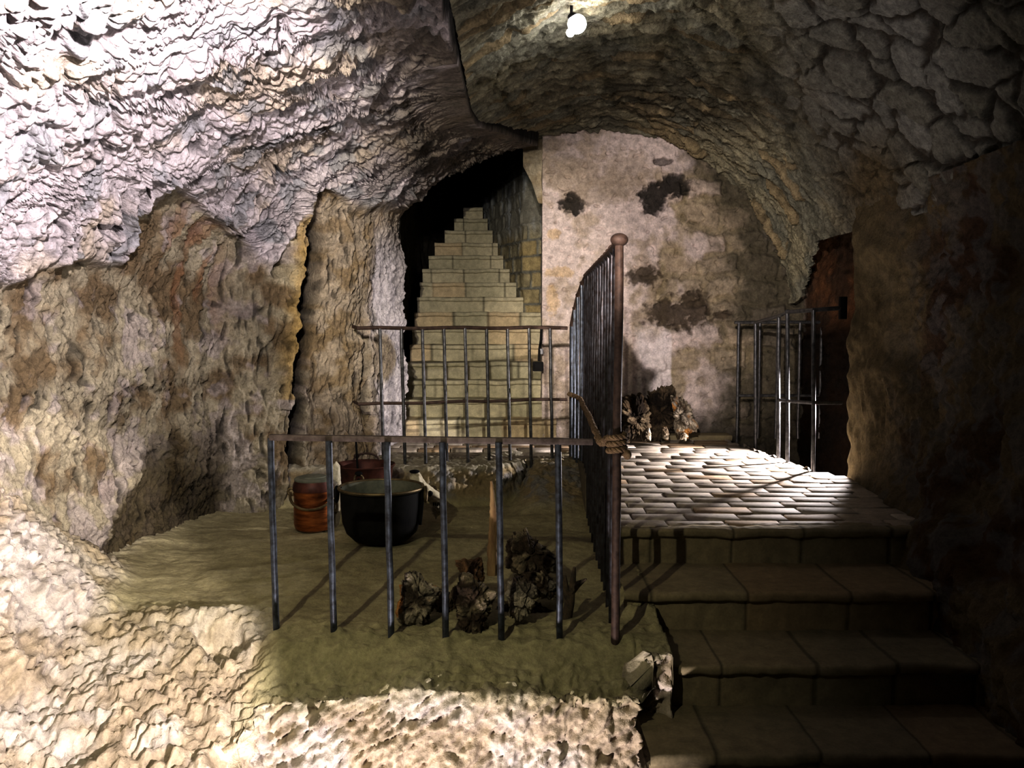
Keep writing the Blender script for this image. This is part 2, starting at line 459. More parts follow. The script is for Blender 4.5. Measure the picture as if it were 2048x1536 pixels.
# coursed rubble, courses running across the vault
Q = np.stack([arc * 2.6, Y * 10.0, 0 * arc], -1); wq = np.stack([perlin(P * 3 + 8), perlin(P * 3 + 2), 0 * arc], -1)
f1, f2, cid = worley(Q + wq * 0.7)
jt = sstep(0.0, 0.22, f2 - f1)
cr = (cid % 97) / 97.0
layer = billow(np.stack([arc * 3.0, Y * 16, 0 * arc + 3], -1) + wq, 3, 0.55)
gran = fbm(P * 30, 3)
dA = 0.030 * (jt - 1) + 0.035 * (cr - 0.5) * jt + 0.035 * (layer - 0.4) + 0.03 * fbm(P * 5 + 4, 3) + 0.010 * gran
# round rubble near the right haunch
Q2 = np.stack([arc * 4.4, Y * 3.6, 0 * arc + 7.7], -1)
g1, g2, gid = worley(Q2 + wq * 0.45 + 0.12 * np.stack([perlin(P * 14), perlin(P * 14 + 5), 0 * arc], -1), 1.0)
gj = sstep(0.02, 0.14, g2 - g1)
gr = (gid % 89) / 89.0
dB = 0.026 * (gj - 1) + 0.03 * (gr - 0.5) * gj - 0.02 * g1 + 0.012 * fbm(P * 14 + 4, 3) + 0.02 * fbm(P * 3 + 4, 2) + 0.005 * gran
D = lerp(dA, dB, right)
ribe = sstep(7.86, 7.98, Y)
D = D + 0.035 * ribe
fm = sstep(40, 0, np.arange(620))[None, :]
D = D * (1 - 0.75 * fm)
P2 = P + Nn * D[..., None]
v1 = fbm(P * 2.0 + 12, 4); v2 = fbm(P * 7 + 3, 3)
cA = lerp(np.array([0.40, 0.37, 0.26]), np.array([0.30, 0.295, 0.23]), sstep(-0.3, 0.4, v1))
cA = lerp(cA, np.array([0.42, 0.33, 0.19]), (cr > 0.8) * 0.7)
cA = cA * (0.6 + 0.4 * jt)[..., None]
soot = np.clip(gauss2(px, py, 1260, 190, 190, 80) + 0.8 * gauss2(px, py, 1480, 220, 90, 60), 0, 1) * sstep(-0.5, 0.2, v2 + 0.1)
cA = lerp(cA, np.array([0.10, 0.085, 0.055]), np.clip(soot, 0, 1) * 0.85)
cB = lerp(np.array([0.46, 0.46, 0.42]), np.array([0.33, 0.32, 0.26]), gr)
cB = lerp(np.array([0.13, 0.11, 0.085]), cB, gj)
cB = cB * 0.78
col = lerp(cA, cB, right[..., None])
plast = gauss2(px, py, 1740, 360, 60, 70)
col = lerp(col, np.array([0.22, 0.17, 0.09]), np.clip(plast * 1.2, 0, 1) * 0.9)
sheet('ceiling', P2, col, M_vault, 'low rubble masonry barrel vault')

# ---------------------------------------------------------------- wall_right : dark leaning rock wall up to the pillar edge
rk = np.array([  # base x, y
    (2.05, 0.8), (2.02, 3.0), (2.06, 4.0), (2.10, 4.6), (2.22, 5.5), (2.31, 6.15), (2.33, 6.27), (2.40, 6.33), (2.95, 6.36)])
sg = np.r_[0, np.cumsum(np.linalg.norm(np.diff(rk, axis=0), axis=1))]
tt = np.linspace(0, sg[-1], 460)
bx, by = np.interp(tt, sg, rk[:, 0]), np.interp(tt, sg, rk[:, 1])
for _ in range(10):
    bx[1:-1] = 0.25 * bx[:-2] + 0.5 * bx[1:-1] + 0.25 * bx[2:]; by[1:-1] = 0.25 * by[:-2] + 0.5 * by[1:-1] + 0.25 * by[2:]
hh = np.linspace(-2.6, 0.80, 330)
P = np.zeros((460, 330, 3))
lean = np.interp(hh, [-2.6, -1.15, -0.9, -0.2, 0.3, 0.8], [0.0, 0.0, 0.12, 0.24, 0.27, 0.20])
flat = sstep(6.3, 5.2, by)
P[..., 0] = bx[:, None] + lean[None] * flat[:, None] + (1 - flat[:, None]) * 0.02
P[..., 1] = by[:, None]; P[..., 2] = CAMZ + hh[None]
Nn = normals(P)
if Nn[100, 100, 0] > 0: Nn = -Nn
px, py = project(P)
v1 = fbm(P * 2.1 + 4, 4); v2 = fbm(P * 7 + 9, 3)
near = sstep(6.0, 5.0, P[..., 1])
D = 0.05 * fbm(P * 2.5, 3) + near * (0.05 * (billow(P * 9 + 3, 3, .55) - .4)) + 0.015 * (billow(P * np.array([20, 20, 7.]), 2) - .4)
# stringer along the stair
stepz = np.interp(P[..., 1], [2.5, 3.3, 4.54, 8], [-0.66, -0.27, 0.30, 0.30])
D = D + 0.10 * sstep(0.30, 0.18, P[..., 2] - stepz) * sstep(4.75, 4.45, P[..., 1])
P2 = P + Nn * D[..., None]
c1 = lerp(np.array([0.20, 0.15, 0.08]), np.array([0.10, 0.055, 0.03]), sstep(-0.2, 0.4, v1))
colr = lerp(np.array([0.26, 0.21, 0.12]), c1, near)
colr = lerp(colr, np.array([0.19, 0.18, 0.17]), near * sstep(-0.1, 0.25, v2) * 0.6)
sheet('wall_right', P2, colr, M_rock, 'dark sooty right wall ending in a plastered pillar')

# ---------------------------------------------------------------- wall_back : plastered stone end wall
xs = np.linspace(0.27, 2.72, 420); zs = np.linspace(-2.2, 1.85, 640)
X, Z = np.meshgrid(xs, zs)
P = np.stack([X, 8.12 + 0 * X, CAMZ + Z], -1)
px, py = project(P)
v1 = fbm(P * 2.4 + 2, 4); v2 = fbm(P * 9 + 6, 4); v3 = fbm(P * 24 + 6, 3)
rows = np.floor((Z + 5) / 0.215 + 0.34 * perlin(P * 2.2) + 0.10 * perlin(P * 8)); off = (rows % 2) * 0.17 + 0.06 * rows
cxw = 0.36
uu = (X + off + 0.06 * perlin(P * 4) + 0.11 * np.sin(rows * 2.7)) / cxw; fx = uu - np.floor(uu)
fz = (Z + 5) / 0.215 + 0.34 * perlin(P * 2.2) + 0.10 * perlin(P * 8); fz = fz - np.floor(fz)
ex = np.minimum(fx, 1 - fx) * cxw; ez = np.minimum(fz, 1 - fz) * 0.215
je = np.minimum(ex, ez) + 0.012 * v2
stone = sstep(0.010, 0.05, je + 0.01 * v2)
bare = sstep(-0.25, 0.25, (px - 1290) / 220 - np.abs(py - 560) / 500 + 0.9 * v1)   # where the plaster has fallen
idh = np.mod(np.sin(rows * 12.98 + np.floor(uu) * 78.23) * 43758.5453, 1.0)
pit_ = sstep(0.35, 0.6, perlin(P * np.array([16, 16, 20.])))
D = 0.014 * fbm(P * 5, 3) + 0.008 * v2 + 0.005 * v3 - 0.018 * pit_ + bare * (0.022 * (stone - 1) + 0.02 * (idh - 0.4) * stone)
def blob(cx, cy, rx, ry, k=0.35, soft=0.25):
    return sstep(1 + soft, 1 - soft, np.hypot((px - cx) / rx, (py - cy) / ry) + k * v2 + 0.3 * v3)
holes = np.clip(blob(1145, 408, 22, 20) + blob(1307, 398, 24, 30) + blob(1347, 372, 32, 22) + 0.7 * blob(1325, 322, 16, 7), 0, 1)
stain = np.clip(blob(1290, 552, 36, 17) + blob(1335, 628, 42, 26) + blob(1385, 620, 36, 38) + blob(1448, 630, 22, 9), 0, 1)
D = D - 0.07 * holes - 0.018 * stain
plast = lerp(np.array([0.60, 0.52, 0.49]), np.array([0.44, 0.37, 0.31]), sstep(-0.3, 0.4, v1 + 0.5 * v2))
stc = lerp(np.array([0.40, 0.33, 0.24]), np.array([0.31, 0.27, 0.20]), idh)
stc = lerp(stc, np.array([0.52, 0.44, 0.38]), (idh > 0.75) * 1.0)
mort = lerp(np.array([0.24, 0.20, 0.12]), np.array([0.40, 0.34, 0.24]), sstep(-0.3, 0.4, v2))
brc = lerp(mort, stc, stone)
# ghost of big blocks high on the wall
big_b = np.clip(blob(1255, 345, 48, 48, 0.2) + blob(1130, 335, 44, 24, 0.2) + blob(1200, 382, 55, 26, 0.2) + blob(1110, 290, 28, 14, .2), 0, 1)
col = lerp(plast, brc, bare[..., None] * 0.85)
col = lerp(col, np.array([0.36, 0.30, 0.24]), big_b[..., None] * 0.6)
ochre = np.clip(blob(1108, 468, 14, 10) + blob(1120, 545, 26, 10) + blob(1105, 600, 12, 30), 0, 1)
col = lerp(col, np.array([0.52, 0.37, 0.17]), ochre * 0.5)
archd = R - np.hypot(X - CX, Z)
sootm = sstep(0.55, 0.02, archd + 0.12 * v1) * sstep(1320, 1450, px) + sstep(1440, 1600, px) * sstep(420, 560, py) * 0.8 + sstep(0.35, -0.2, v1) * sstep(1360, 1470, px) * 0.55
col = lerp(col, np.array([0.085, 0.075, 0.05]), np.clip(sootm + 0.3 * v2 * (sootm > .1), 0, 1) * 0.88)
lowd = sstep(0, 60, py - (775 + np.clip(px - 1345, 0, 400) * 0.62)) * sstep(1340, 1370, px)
col = lerp(col, np.array([0.06, 0.052, 0.035]), np.clip(lowd, 0, 1) * 0.9)  # heap's shadow painted on the wall, along with some soot
light_patch = sstep(1262, 1284, px + 8 * v2) * sstep(1345, 1341, px) * sstep(640, 690, py + 20 * v2)
col = lerp(col, np.array([0.74, 0.68, 0.68]), np.clip(light_patch, 0, 1) * 0.85)  # patch of projected light painted as paler plaster
col = lerp(col, np.array([0.035, 0.03, 0.024]), holes[..., None] * 0.95)
col = lerp(col, np.array([0.085, 0.065, 0.045]), stain[..., None] * 0.9)
P2 = P.copy(); P2[..., 1] -= D
# thick left edge returning into the stair
ret = np.stack([np.stack([np.full(640, 0.275 + 0.02 * 0), np.full(640, 8.12 + d), CAMZ + zs], -1) for d in np.linspace(0.45, 0.02, 12)], 1)
ret[..., 0] += 0.012 * perlin(ret * 6)
P3 = np.concatenate([ret, P2], 1)
c3 = np.concatenate([np.broadcast_to(np.array([0.50, 0.45, 0.40]), ret.shape), col], 1)
sheet('wall_back', P3, c3, M_plaster, 'end wall of patchy plaster over rough stones')

# upper lip of masonry closing the vault above the stair mouth
def curtain(name, pts, z0, z1, nz, mat, colf, disp=None, lab=None, nseg=160):
    pts = np.array(pts, dtype=float)
    sg = np.r_[0, np.cumsum(np.linalg.norm(np.diff(pts, axis=0), axis=1))]
    t = np.linspace(0, sg[-1], nseg)
    bx, by = np.interp(t, sg, pts[:, 0]), np.interp(t, sg, pts[:, 1])
    P = np.zeros((nseg, nz, 3)); P[..., 0] = bx[:, None]; P[..., 1] = by[:, None]
    P[..., 2] = CAMZ + np.linspace(z0, z1, nz)[None]
    n = normals(P)
    D, c = colf(P, t[:, None] + 0 * P[..., 2])
    return sheet(name, P + n * D[..., None], c, mat, lab)

# ---------------------------------------------------------------- the stair in the tunnel
RISE, RUN, D0 = 0.163, 0.224, 8.10
nst = 15
lx = lambda n: float(np.interp(n, [1, 7, 10, 12, 15, 18], [-1.02, -1.02, -1.0, -0.9, -0.6, -0.35]))
rx = lambda n: float(np.interp(n, [1, 7, 7.99, 8, 11, 15, 18], [0.40, 0.40, 0.40, 0.12, -0.10, -0.36, -0.5]))
root = bpy.data.objects.new('staircase', None); C.objects.link(root)
root.location = (0, D0, UPZ); root['kind'] = 'structure'; root['label'] = 'worn stone stair climbing into the dark tunnel'
def stone_step(x0, x1, y, z0, z1, deep, parent, seed, c1, c2, nose=0.035, joint=0.36, nx=90, wear=0.008):
    """one step: riser with joints, projecting rounded nosing, tread"""
    prof = [(y + 0.012, z0 - 0.02), (y + 0.012, z0 + 0.01), (y + 0.010, z0 + (z1 - z0) * 0.4), (y + 0.010, z1 - 0.052), (y + 0.006, z1 - 0.045),
            (y - nose * 0.8, z1 - 0.042), (y - nose, z1 - 0.030), (y - nose, z1 - 0.014), (y - nose * 0.7, z1 - 0.003), (y - nose * 0.2, z1),
            (y + 0.05, z1), (y + deep * 0.5, z1 - 0.004), (y + deep + 0.02, z1)]
    # refine
    pr = []
    for a, b in zip(prof, prof[1:]):
        k = 4 if math.dist(a, b) > 0.03 else 2
        for i in range(k): pr.append((a[0] + (b[0] - a[0]) * i / k, a[1] + (b[1] - a[1]) * i / k))
    pr.append(prof[-1]); pr = np.array(pr)
    x = np.linspace(x0, x1, nx)
    P = np.zeros((nx, len(pr), 3)); P[..., 0] = x[:, None]; P[..., 1] = pr[None, :, 0]; P[..., 2] = pr[None, :, 1]
    n1 = fbm(P * 4 + seed, 3); n2 = fbm(P * 16 + seed, 2)
    P[..., 2] += wear * n1 + 0.003 * n2; P[..., 1] += 0.010 * n1 + 0.004 * n2
    rng = random.Random(seed)
    jx = x0 + rng.uniform(0.1, joint); js = []
    while jx < x1: js.append(jx); jx += joint * rng.uniform(0.8, 1.2)
    blockid = np.searchsorted(js, P[..., 0]); jd = np.min(np.abs(P[..., 0][..., None] - np.array(js + [99.0])), -1)
    gr = sstep(0.010, 0.003, jd)
    P[..., 1] += 0.006 * gr
    tone = np.mod(np.sin(blockid * 17.3 + seed * 3.1) * 4375.85, 1.0)
    c = lerp(np.array(c1), np.array(c2), np.clip(tone * 0.8 + 0.4 * n1, 0, 1))
    warm = np.mod(np.sin(blockid * 7.7 + seed) * 917.1, 1.0) > 0.72
    c = lerp(c, np.array([c1[0] * 1.1, c1[1] * 0.95, c1[2] * 0.85]), warm * 0.6)
    c = c * (1 - 0.6 * gr)[..., None]
    o = sheet('step', P, c, M_block, parent=parent)
    o.matrix_parent_inverse = Matrix.Translation(-parent.location)
    return o
for n in range(1, nst + 1):
    stone_step(lx(n), rx(n), D0 + RUN * n - RUN + 0.0, UPZ + RISE * (n - 1), UPZ + RISE * n, RUN + 0.05, root, n * 3 + 1,
               (0.56, 0.51, 0.37), (0.45, 0.42, 0.30), nose=0.03, joint=0.42, nx=60)

def tunnel_right(P, t):
    z = P[..., 2]; rows = np.floor(z / 0.17 + 0.1 * perlin(P * 2)); fz = z / 0.17 + 0.1 * perlin(P * 2) - rows
    u = t / 0.33 + (rows % 2) * 0.5 + 0.13 * rows; fx = u - np.floor(u)
    e = np.minimum(np.minimum(fx, 1 - fx) * 0.33, np.minimum(fz, 1 - fz) * 0.17) + 0.006 * fbm(P * 12, 2)
    st = sstep(0.006, 0.02, e)
    idh = np.mod(np.sin(rows * 12.98 + np.floor(u) * 78.23) * 43758.5, 1.0)
    D = -(0.02 * (st - 1) + 0.02 * (idh - .5) * st + 0.012 * fbm(P * 7, 3)) * -1
    c = lerp(np.array([0.46, 0.37, 0.19]), np.array([0.33, 0.30, 0.20]), idh)
    c = lerp(np.array([0.20, 0.20, 0.17]), c, st)
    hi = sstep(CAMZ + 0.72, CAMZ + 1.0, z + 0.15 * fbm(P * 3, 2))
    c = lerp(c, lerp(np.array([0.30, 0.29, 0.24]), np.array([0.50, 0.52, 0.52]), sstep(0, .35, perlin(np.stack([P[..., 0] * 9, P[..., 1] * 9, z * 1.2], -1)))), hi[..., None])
    c = c * (1 - 0.85 * sstep(CAMZ + 1.25, CAMZ + 1.5, z + 0.1 * fbm(P * 3, 2)))[..., None]  # arch's shadow on the upper wall, painted into its colour
    return D, c
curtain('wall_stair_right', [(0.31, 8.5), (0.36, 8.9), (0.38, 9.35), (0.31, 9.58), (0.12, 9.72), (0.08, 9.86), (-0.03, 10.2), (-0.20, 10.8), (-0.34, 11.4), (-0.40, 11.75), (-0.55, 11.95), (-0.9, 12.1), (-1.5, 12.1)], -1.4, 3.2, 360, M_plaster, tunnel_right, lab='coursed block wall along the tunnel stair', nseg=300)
def unlit_rock(P, t):
    return 0.04 * fbm(P * 4, 3), lerp(np.array([0.03, 0.027, 0.02]), np.array([0.06, 0.05, 0.035]), np.clip(0.5 + fbm(P * 3, 3), 0, 1))  # near-black colour stands for the unlit side of the tunnel
curtain('wall_stair_left', [(-0.99, 7.93), (-1.08, 8.3), (-1.12, 9.4), (-1.08, 10.5), (-0.95, 11.0), (-0.70, 11.7), (-0.45, 12.6), (-0.3, 13.2)], -1.4, 3.2, 160, M_rock, unlit_rock, lab='unlit left wall of the stair tunnel', nseg=120)
# tunnel roof
ys = np.linspace(8.26, 13.0, 90); us = np.linspace(0, PI, 70)
U, Y = np.meshgrid(us, ys)
cx = np.interp(Y, [7.9, 9.5, 11, 13], [-0.37, -0.40, -0.62, -0.5]); rr = np.interp(Y, [7.9, 9.5, 11, 13], [0.78, 0.80, 0.62, 0.5])
zc = np.interp(Y, [7.9, 8.5, 13.0], [1.35, 1.6, 2.6])
P = np.stack([cx - rr * np.cos(U), Y, CAMZ + zc + 0.55 * np.sin(U)], -1)
sheet('ceiling_stair', P + 0.03 * fbm(P * 4, 3)[..., None], lerp(np.array([0.03, 0.027, 0.02]), np.array([0.07, 0.055, 0.04]), np.clip(0.5 + fbm(P * 3), 0, 1)), M_rock, 'dark roof of the stair tunnel')  # tunnel darkness painted into the roof colour
# shoulder of rock filling between the vault and the stair mouth
a = np.linspace(0, 1, 90); bq = np.linspace(0, 1, 70)
AA, BB = np.meshgrid(a, bq)
x_e = 0.10 + 0.30 * AA
zlow = np.interp(x_e, [0.10, 0.18, 0.24, 0.40], [1.38, 1.24, 1.06, 1.02])
ztop = 1.75
P = np.stack([x_e, 8.22 + 0.06 * np.sin(PI * AA), CAMZ + zlow + (ztop - zlow) * BB], -1)
P[..., 1] -= 0.03 * fbm(P * 6, 3)
sheet('wall_back_shoulder', P, lerp(np.array([0.30, 0.24, 0.15]), np.array([0.44, 0.39, 0.30]), np.clip(0.5 + fbm(P * 5), 0, 1)), M_plaster, 'brown squinch stone above the stair jamb')

# ---------------------------------------------------------------- alcove behind the pillar (stairwell going down)
def red_rock(P, t):
    v = fbm(P * 3 + 5, 4)
    c = lerp(np.array([0.22, 0.11, 0.05]), np.array([0.12, 0.07, 0.04]), sstep(-.3, .4, v))
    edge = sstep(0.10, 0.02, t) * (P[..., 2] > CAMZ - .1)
    c = lerp(c, np.array([0.5, 0.44, 0.36]), edge * 0.8)  # lit strip of the jamb painted as a pale edge
    c = c * (0.12 + 0.88 * sstep(CAMZ - 0.15, CAMZ + 0.15, P[..., 2]))[..., None]  # lower face painted almost black to read as unlit
    return 0.03 * v + 0.02 * fbm(P * 14, 3), c
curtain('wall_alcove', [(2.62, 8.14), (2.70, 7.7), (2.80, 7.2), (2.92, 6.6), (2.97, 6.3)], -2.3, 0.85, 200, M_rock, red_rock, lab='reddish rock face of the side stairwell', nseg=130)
me = raw_mesh('floor_stairwell', [(1.6, 6.2, -0.75), (3.1, 6.2, -0.75), (3.1, 8.3, -0.75), (1.6, 8.3, -0.75)], [(0, 1, 2, 3)], np.tile([0.08, 0.07, 0.05], (4, 1)))
o = link('floor_stairwell', me, M_rock); o['kind'] = 'structure'; o['label'] = 'dark bottom of the side stairwell'
# lintel soffit above the alcove
P = np.stack(np.meshgrid(np.linspace(2.36, 3.05, 40), np.linspace(6.25, 8.25, 90)), -1)
P = np.concatenate([P, (CAMZ + 0.80 + 0 * P[..., :1])], -1); P[..., 2] += 0.03 * fbm(P * 4, 3)
sheet('ceiling_alcove', P, np.array([0.13, 0.10, 0.06]) + 0 * P, M_rock, 'low rock soffit over the side stairwell')

# ---------------------------------------------------------------- floor : upper paving of worn tiles
def edge_x(y):
    return float(np.interp(y, [4.3, 6.2, 6.36, 7.79, 8.2], [2.12, 2.30, 2.14, 1.94, 1.9]))
tiles_V, tiles_F, tiles_C = [], [], []
rng = random.Random(5)
TW, TD, gap = 0.285, 0.150, 0.010
y = 4.57; row = 0
template = None
def add_tile(x0, x1, y0, y1, z, tilt, tone):
    b = 0.006; base = len(tiles_V); t = 0.03
    tx, ty = tilt
    cxm, cym = (x0 + x1) / 2, (y0 + y1) / 2
    def zz(x, yv): return z + (x - cxm) * tx + (yv - cym) * ty
    lo = [(x0, y0), (x1, y0), (x1, y1), (x0, y1)]
    ch = [[(x0 + b, y0), (x0, y0 + b)], [(x1, y0 + b), (x1 - b, y0)], [(x1 - b, y1), (x1, y1 - b)], [(x0, y1 - b), (x0 + b, y1)]]
    r = random.uniform
    pts = [(p[0] + r(-.002, .002), p[1] + r(-.002, .002)) for p in lo]
    for p in pts: tiles_V.append((p[0], p[1], zz(*p) - t))
    for p in pts: tiles_V.append((p[0], p[1], zz(*p) - b * 0.7))
    ins = [(x0 + b, y0 + b), (x1 - b, y0 + b), (x1 - b, y1 - b), (x0 + b, y1 - b)]
    for p in ins: tiles_V.append((p[0], p[1], zz(*p)))
    for k in range(4):
        k2 = (k + 1) % 4
        tiles_F.append((base + k, base + k2, base + 4 + k2, base + 4 + k))
        tiles_F.append((base + 4 + k, base + 4 + k2, base + 8 + k2, base + 8 + k))
    tiles_F.append((base + 8, base + 9, base + 10, base + 11))
    for _ in range(12): tiles_C.append(tone)
while y < 8.12:
    td = TD * rng.uniform(0.92, 1.08)
    x = (-1.05 if y > 7.15 else 0.50) + (0 if row % 2 == 0 else -TW * 0.5) + rng.uniform(-.03, .03)
    while x < 2.35:
        x2 = x + TW * rng.uniform(0.9, 1.1)
        ex = min(edge_x(y), edge_x(y + td))
        xa, xb = max(x, -1.05 if y > 7.15 else 0.55), min(x2 - gap, ex)
        if xb - xa > 0.05:
            g = rng.uniform(0.0, 1.0)
            tone = [0.50 - 0.12 * g, 0.45 - 0.12 * g, 0.39 - 0.12 * g]
            if rng.random() < 0.15: tone = [0.42, 0.32, 0.22]
            add_tile(xa, xb, y, y + td - gap, UPZ + rng.uniform(-0.003, 0.003), (rng.uniform(-0.012, 0.012), rng.uniform(-0.016, 0.016)), tone)
        x = x2
    y += td; row += 1
me = raw_mesh('floor', tiles_V, tiles_F, tiles_C)
o = link('floor', me, M_tile, smooth=False); o['kind'] = 'structure'; o['label'] = 'upper landing paved with worn rectangular tiles'
# bed under the tiles and its broken edge at the stairwell
mb = MB()
mb.box((1.28, 5.4, UPZ - 0.30), (1.5, 1.6, 0.56))
mb.box((1.20, 7.2, UPZ - 0.30), (1.38, 2.0, 0.56))
mb.box((-0.26, 7.55, UPZ - 0.30), (1.56, 1.1, 0.56))
o = mb.build('floor_bed', M_floor); o['kind'] = 'structure'; o['label'] = 'mortar bed beneath the paving'
me = o.data; at_ = me.attributes.new('col', 'FLOAT_COLOR', 'POINT'); at_.data.foreach_set('color', [0.2, 0.17, 0.12, 1] * len(me.vertices))
# broken tile rim along the stairwell edge
yy = np.linspace(6.25, 8.1, 120); tq = np.linspace(0, 1, 14)
TT, YY = np.meshgrid(tq, yy)
EX = np.interp(YY, [6.2, 6.36, 7.79, 8.2], [2.20, 2.14, 1.94, 1.9])
P = np.stack([EX - 0.05 + 0.09 * np.sin(TT * PI / 2), YY, UPZ + 0.004 - 0.28 * TT ** 2], -1)
P = P + 0.02 * fbm(P * 9, 3)[..., None]
sheet('trim_1', P, np.array([0.50, 0.44, 0.38]) + 0 * P, M_tile, 'broken masonry rim of the side stairwell')
# low plinth against the end wall
mb = MB(); mb.box((1.55, 8.0, UPZ + 0.018), (0.80, 0.20, 0.05), bev=0.012)
o = mb.build('trim_2', M_tile); o['kind'] = 'structure'; o['label'] = 'low worn tile kerb at the foot of the end wall'
me = o.data; at_ = me.attributes.new('col', 'FLOAT_COLOR', 'POINT'); at_.data.foreach_set('color', [0.34, 0.29, 0.18, 1] * len(me.vertices))

# ---------------------------------------------------------------- the near stair, coming down beside the pit
root = bpy.data.objects.new('staircase', None); C.objects.link(root)
root.location = (1.3, 4.54, UPZ); root['kind'] = 'structure'; root['label'] = 'tiled steps going down along the dark right wall'
near_edges = [(4.54, 0.30), (4.09, 0.11), (3.70, -0.08), (3.30, -0.27), (2.90, -0.46), (2.50, -0.65), (2.10, -0.84), (1.70, -1.03)]
for i, (ye, ze) in enumerate(near_edges):
    deep = 0.06 if i == 0 else near_edges[i - 1][0] - ye
    stone_step(0.52, 2.20, ye, ze - 0.19, ze, deep + 0.02, root, 60 + i * 7, (0.30, 0.25, 0.16), (0.25, 0.215, 0.14), nose=0.03, joint=0.40, nx=170, wear=0.006)

# ---------------------------------------------------------------- floor.001 : rock floor of the pit, its ledge and its hewn front
NX, NV = 480, 640
xs = np.linspace(-2.75, 0.66, NX)
sv = np.r_[np.linspace(0, 0.30, 210, endpoint=False), np.linspace(0.30, 0.78, 210, endpoint=False), np.linspace(0.78, 0.92, 190, endpoint=False), np.linspace(0.92, 1, 30)]
X = np.repeat(xs[:, None], NV, 1)
slope_w = sstep(-0.93, -1.08, X + 0.05 * np.interp(sv, [0, 1], [1, 1])[None] + 0.04 * perlin(np.stack([X * 5, np.repeat(sv[None] * 9, NX, 0), 0 * X], -1)))
# profile of the block front:   bottom -> lip -> top -> back
def prof(keys_s, keys_v): return np.interp(sv, keys_s, keys_v)[None, :]
lipz = np.interp(X, [-1.1, -0.92, -0.75, -0.35, -0.15, 0.40, 0.525, 0.535, 0.66], [-0.17, -0.16, -0.15, -0.10, -0.12, -0.14, -0.14, -0.005, -0.005])
lipz = lipz + 0.012 * perlin(np.stack([X * 14, 0 * X, 0 * X], -1))
S = np.repeat(sv[None], NX, 0)
yb = np.where(S < 0.22, 3.42 + 0.06 * S / 0.22, np.where(S < 0.30, 3.48 + (3.80 - 3.48) * (S - 0.22) / 0.08, 3.80 + (7.35 - 3.80) * (S - 0.30) / 0.70))
zbk = np.where(S < 0.22, -1.25 + (lipz + 1.25) * S / 0.22, np.where(S < 0.30, lipz * (1 - sstep(0, 1, (S - 0.22) / 0.08)), 0.0))
ysl = np.where(S < 0.22, 2.3 + 0.85 * S / 0.22, np.where(S < 0.30, 3.15 + (4.05 - 3.15) * (S - 0.22) / 0.08, 4.05 + (7.35 - 4.05) * (S - 0.30) / 0.70))
zsl = np.where(S < 0.22, -1.25 + (-0.32 + 1.25) * S / 0.22, np.where(S < 0.30, -0.32 * (1 - (S - 0.22) / 0.08), 0.0))
yb = yb + 0.13 * sstep(0.515, 0.53, X) * sstep(0.30, 0.22, S)
Yp = yb + (ysl - yb) * slope_w; Zp = zbk + (zsl - zbk) * slope_w
def pit_z(x, y):
    """height of the pit floor before its fine roughness"""
    x = np.asarray(x, dtype=float); y = np.asarray(y, dtype=float)
    yl = np.interp(x, [-1.3, -1.0, -0.6, -0.1, 0.06, 0.14, 0.3], [6.42, 6.38, 6.42, 6.52, 6.70, 6.95, 7.2])
    led = 0.28 * sstep(0.0, 0.13, y - yl)
    ramp = 0.28 * sstep(6.0, 7.1, y) * sstep(-0.05, 0.2, x)
    basin = 0.13 * sstep(0.42, 0.25, np.hypot((x + 1.12), (y - 6.25) * 1.2))
    return np.maximum(np.maximum(led, ramp), basin)
lz = pit_z(X, Yp) * (S > 0.30)
bank = 0.95 * sstep(-1.72, -2.75, X) ** 1.2 * sstep(5.0, 4.0, Yp) + 0.06 * sstep(-1.9, -2.3, X)
Zp = Zp + lz + bank
P = np.stack([X, Yp, Zp], -1)
Nn = normals(P)
if Nn[NX // 2, NV - 60, 2] < 0: Nn = -Nn
px, py = project(P)
v1 = fbm(P * 2.0 + 2, 4); v2 = fbm(P * 8 + 5, 3)
rough = np.clip(sstep(0.29, 0.20, S) + 0.75 * slope_w * sstep(0.34, 0.28, S) + 0.7 * sstep(0.02, 0.2, lz) * sstep(0.34, 0.2, lz) + 0.6 * sstep(0.02, .1, bank), 0, 1)
warp = np.stack([perlin(P * 4 + 3.1), perlin(P * 4 + 9.4), perlin(P * 4 + 14.2)], -1) * 0.05
ch = billow((P + warp) * np.array([16, 16, 11.]), 3, 0.55)
ds = np.stack([P[..., 0] * 0.8 + P[..., 2] * 0.6, P[..., 1], P[..., 2] * 0.8 - P[..., 0] * 0.6], -1)
dg = np.abs(perlin(ds * np.array([6, 20, 24.]) + warp * 12)) * 1.7
_w1, _w2, _ = worley((P + warp) * 9.0); eR = _w2 - _w1
D = 0.012 * fbm(P * 3, 3) + 0.005 * v2 + rough * (0.034 * (ch - 0.4) + 0.05 * fbm(P * 3.5 + 9, 3) + 0.035 * (np.minimum(dg, 1) - 0.5) + 0.009 * (sstep(0, 0.12, eR) - 1) + 0.014 * fbm(P * 30, 3))
D = D - 0.10 * sstep(1, 0.5, np.hypot((px - 440) / 62, (py - 1285) / 36) + 0.25 * v2) + 0.05 * gauss2(px, py, 400, 1236, 70, 16)
D = D - 0.10 * sstep(1, 0.5, np.hypot((px - 460) / 50, (py - 1520) / 34))
D = D + 0.07 * sstep(1, 0.4, np.hypot((px - 635) / 16, (py - 1440) / 18))
lump_edge = sstep(0.26, 0.30, S) * sstep(0.36, 0.31, S)
D = D + lump_edge * 0.03 * np.maximum(fbm(P * 13 + 1, 2), 0)
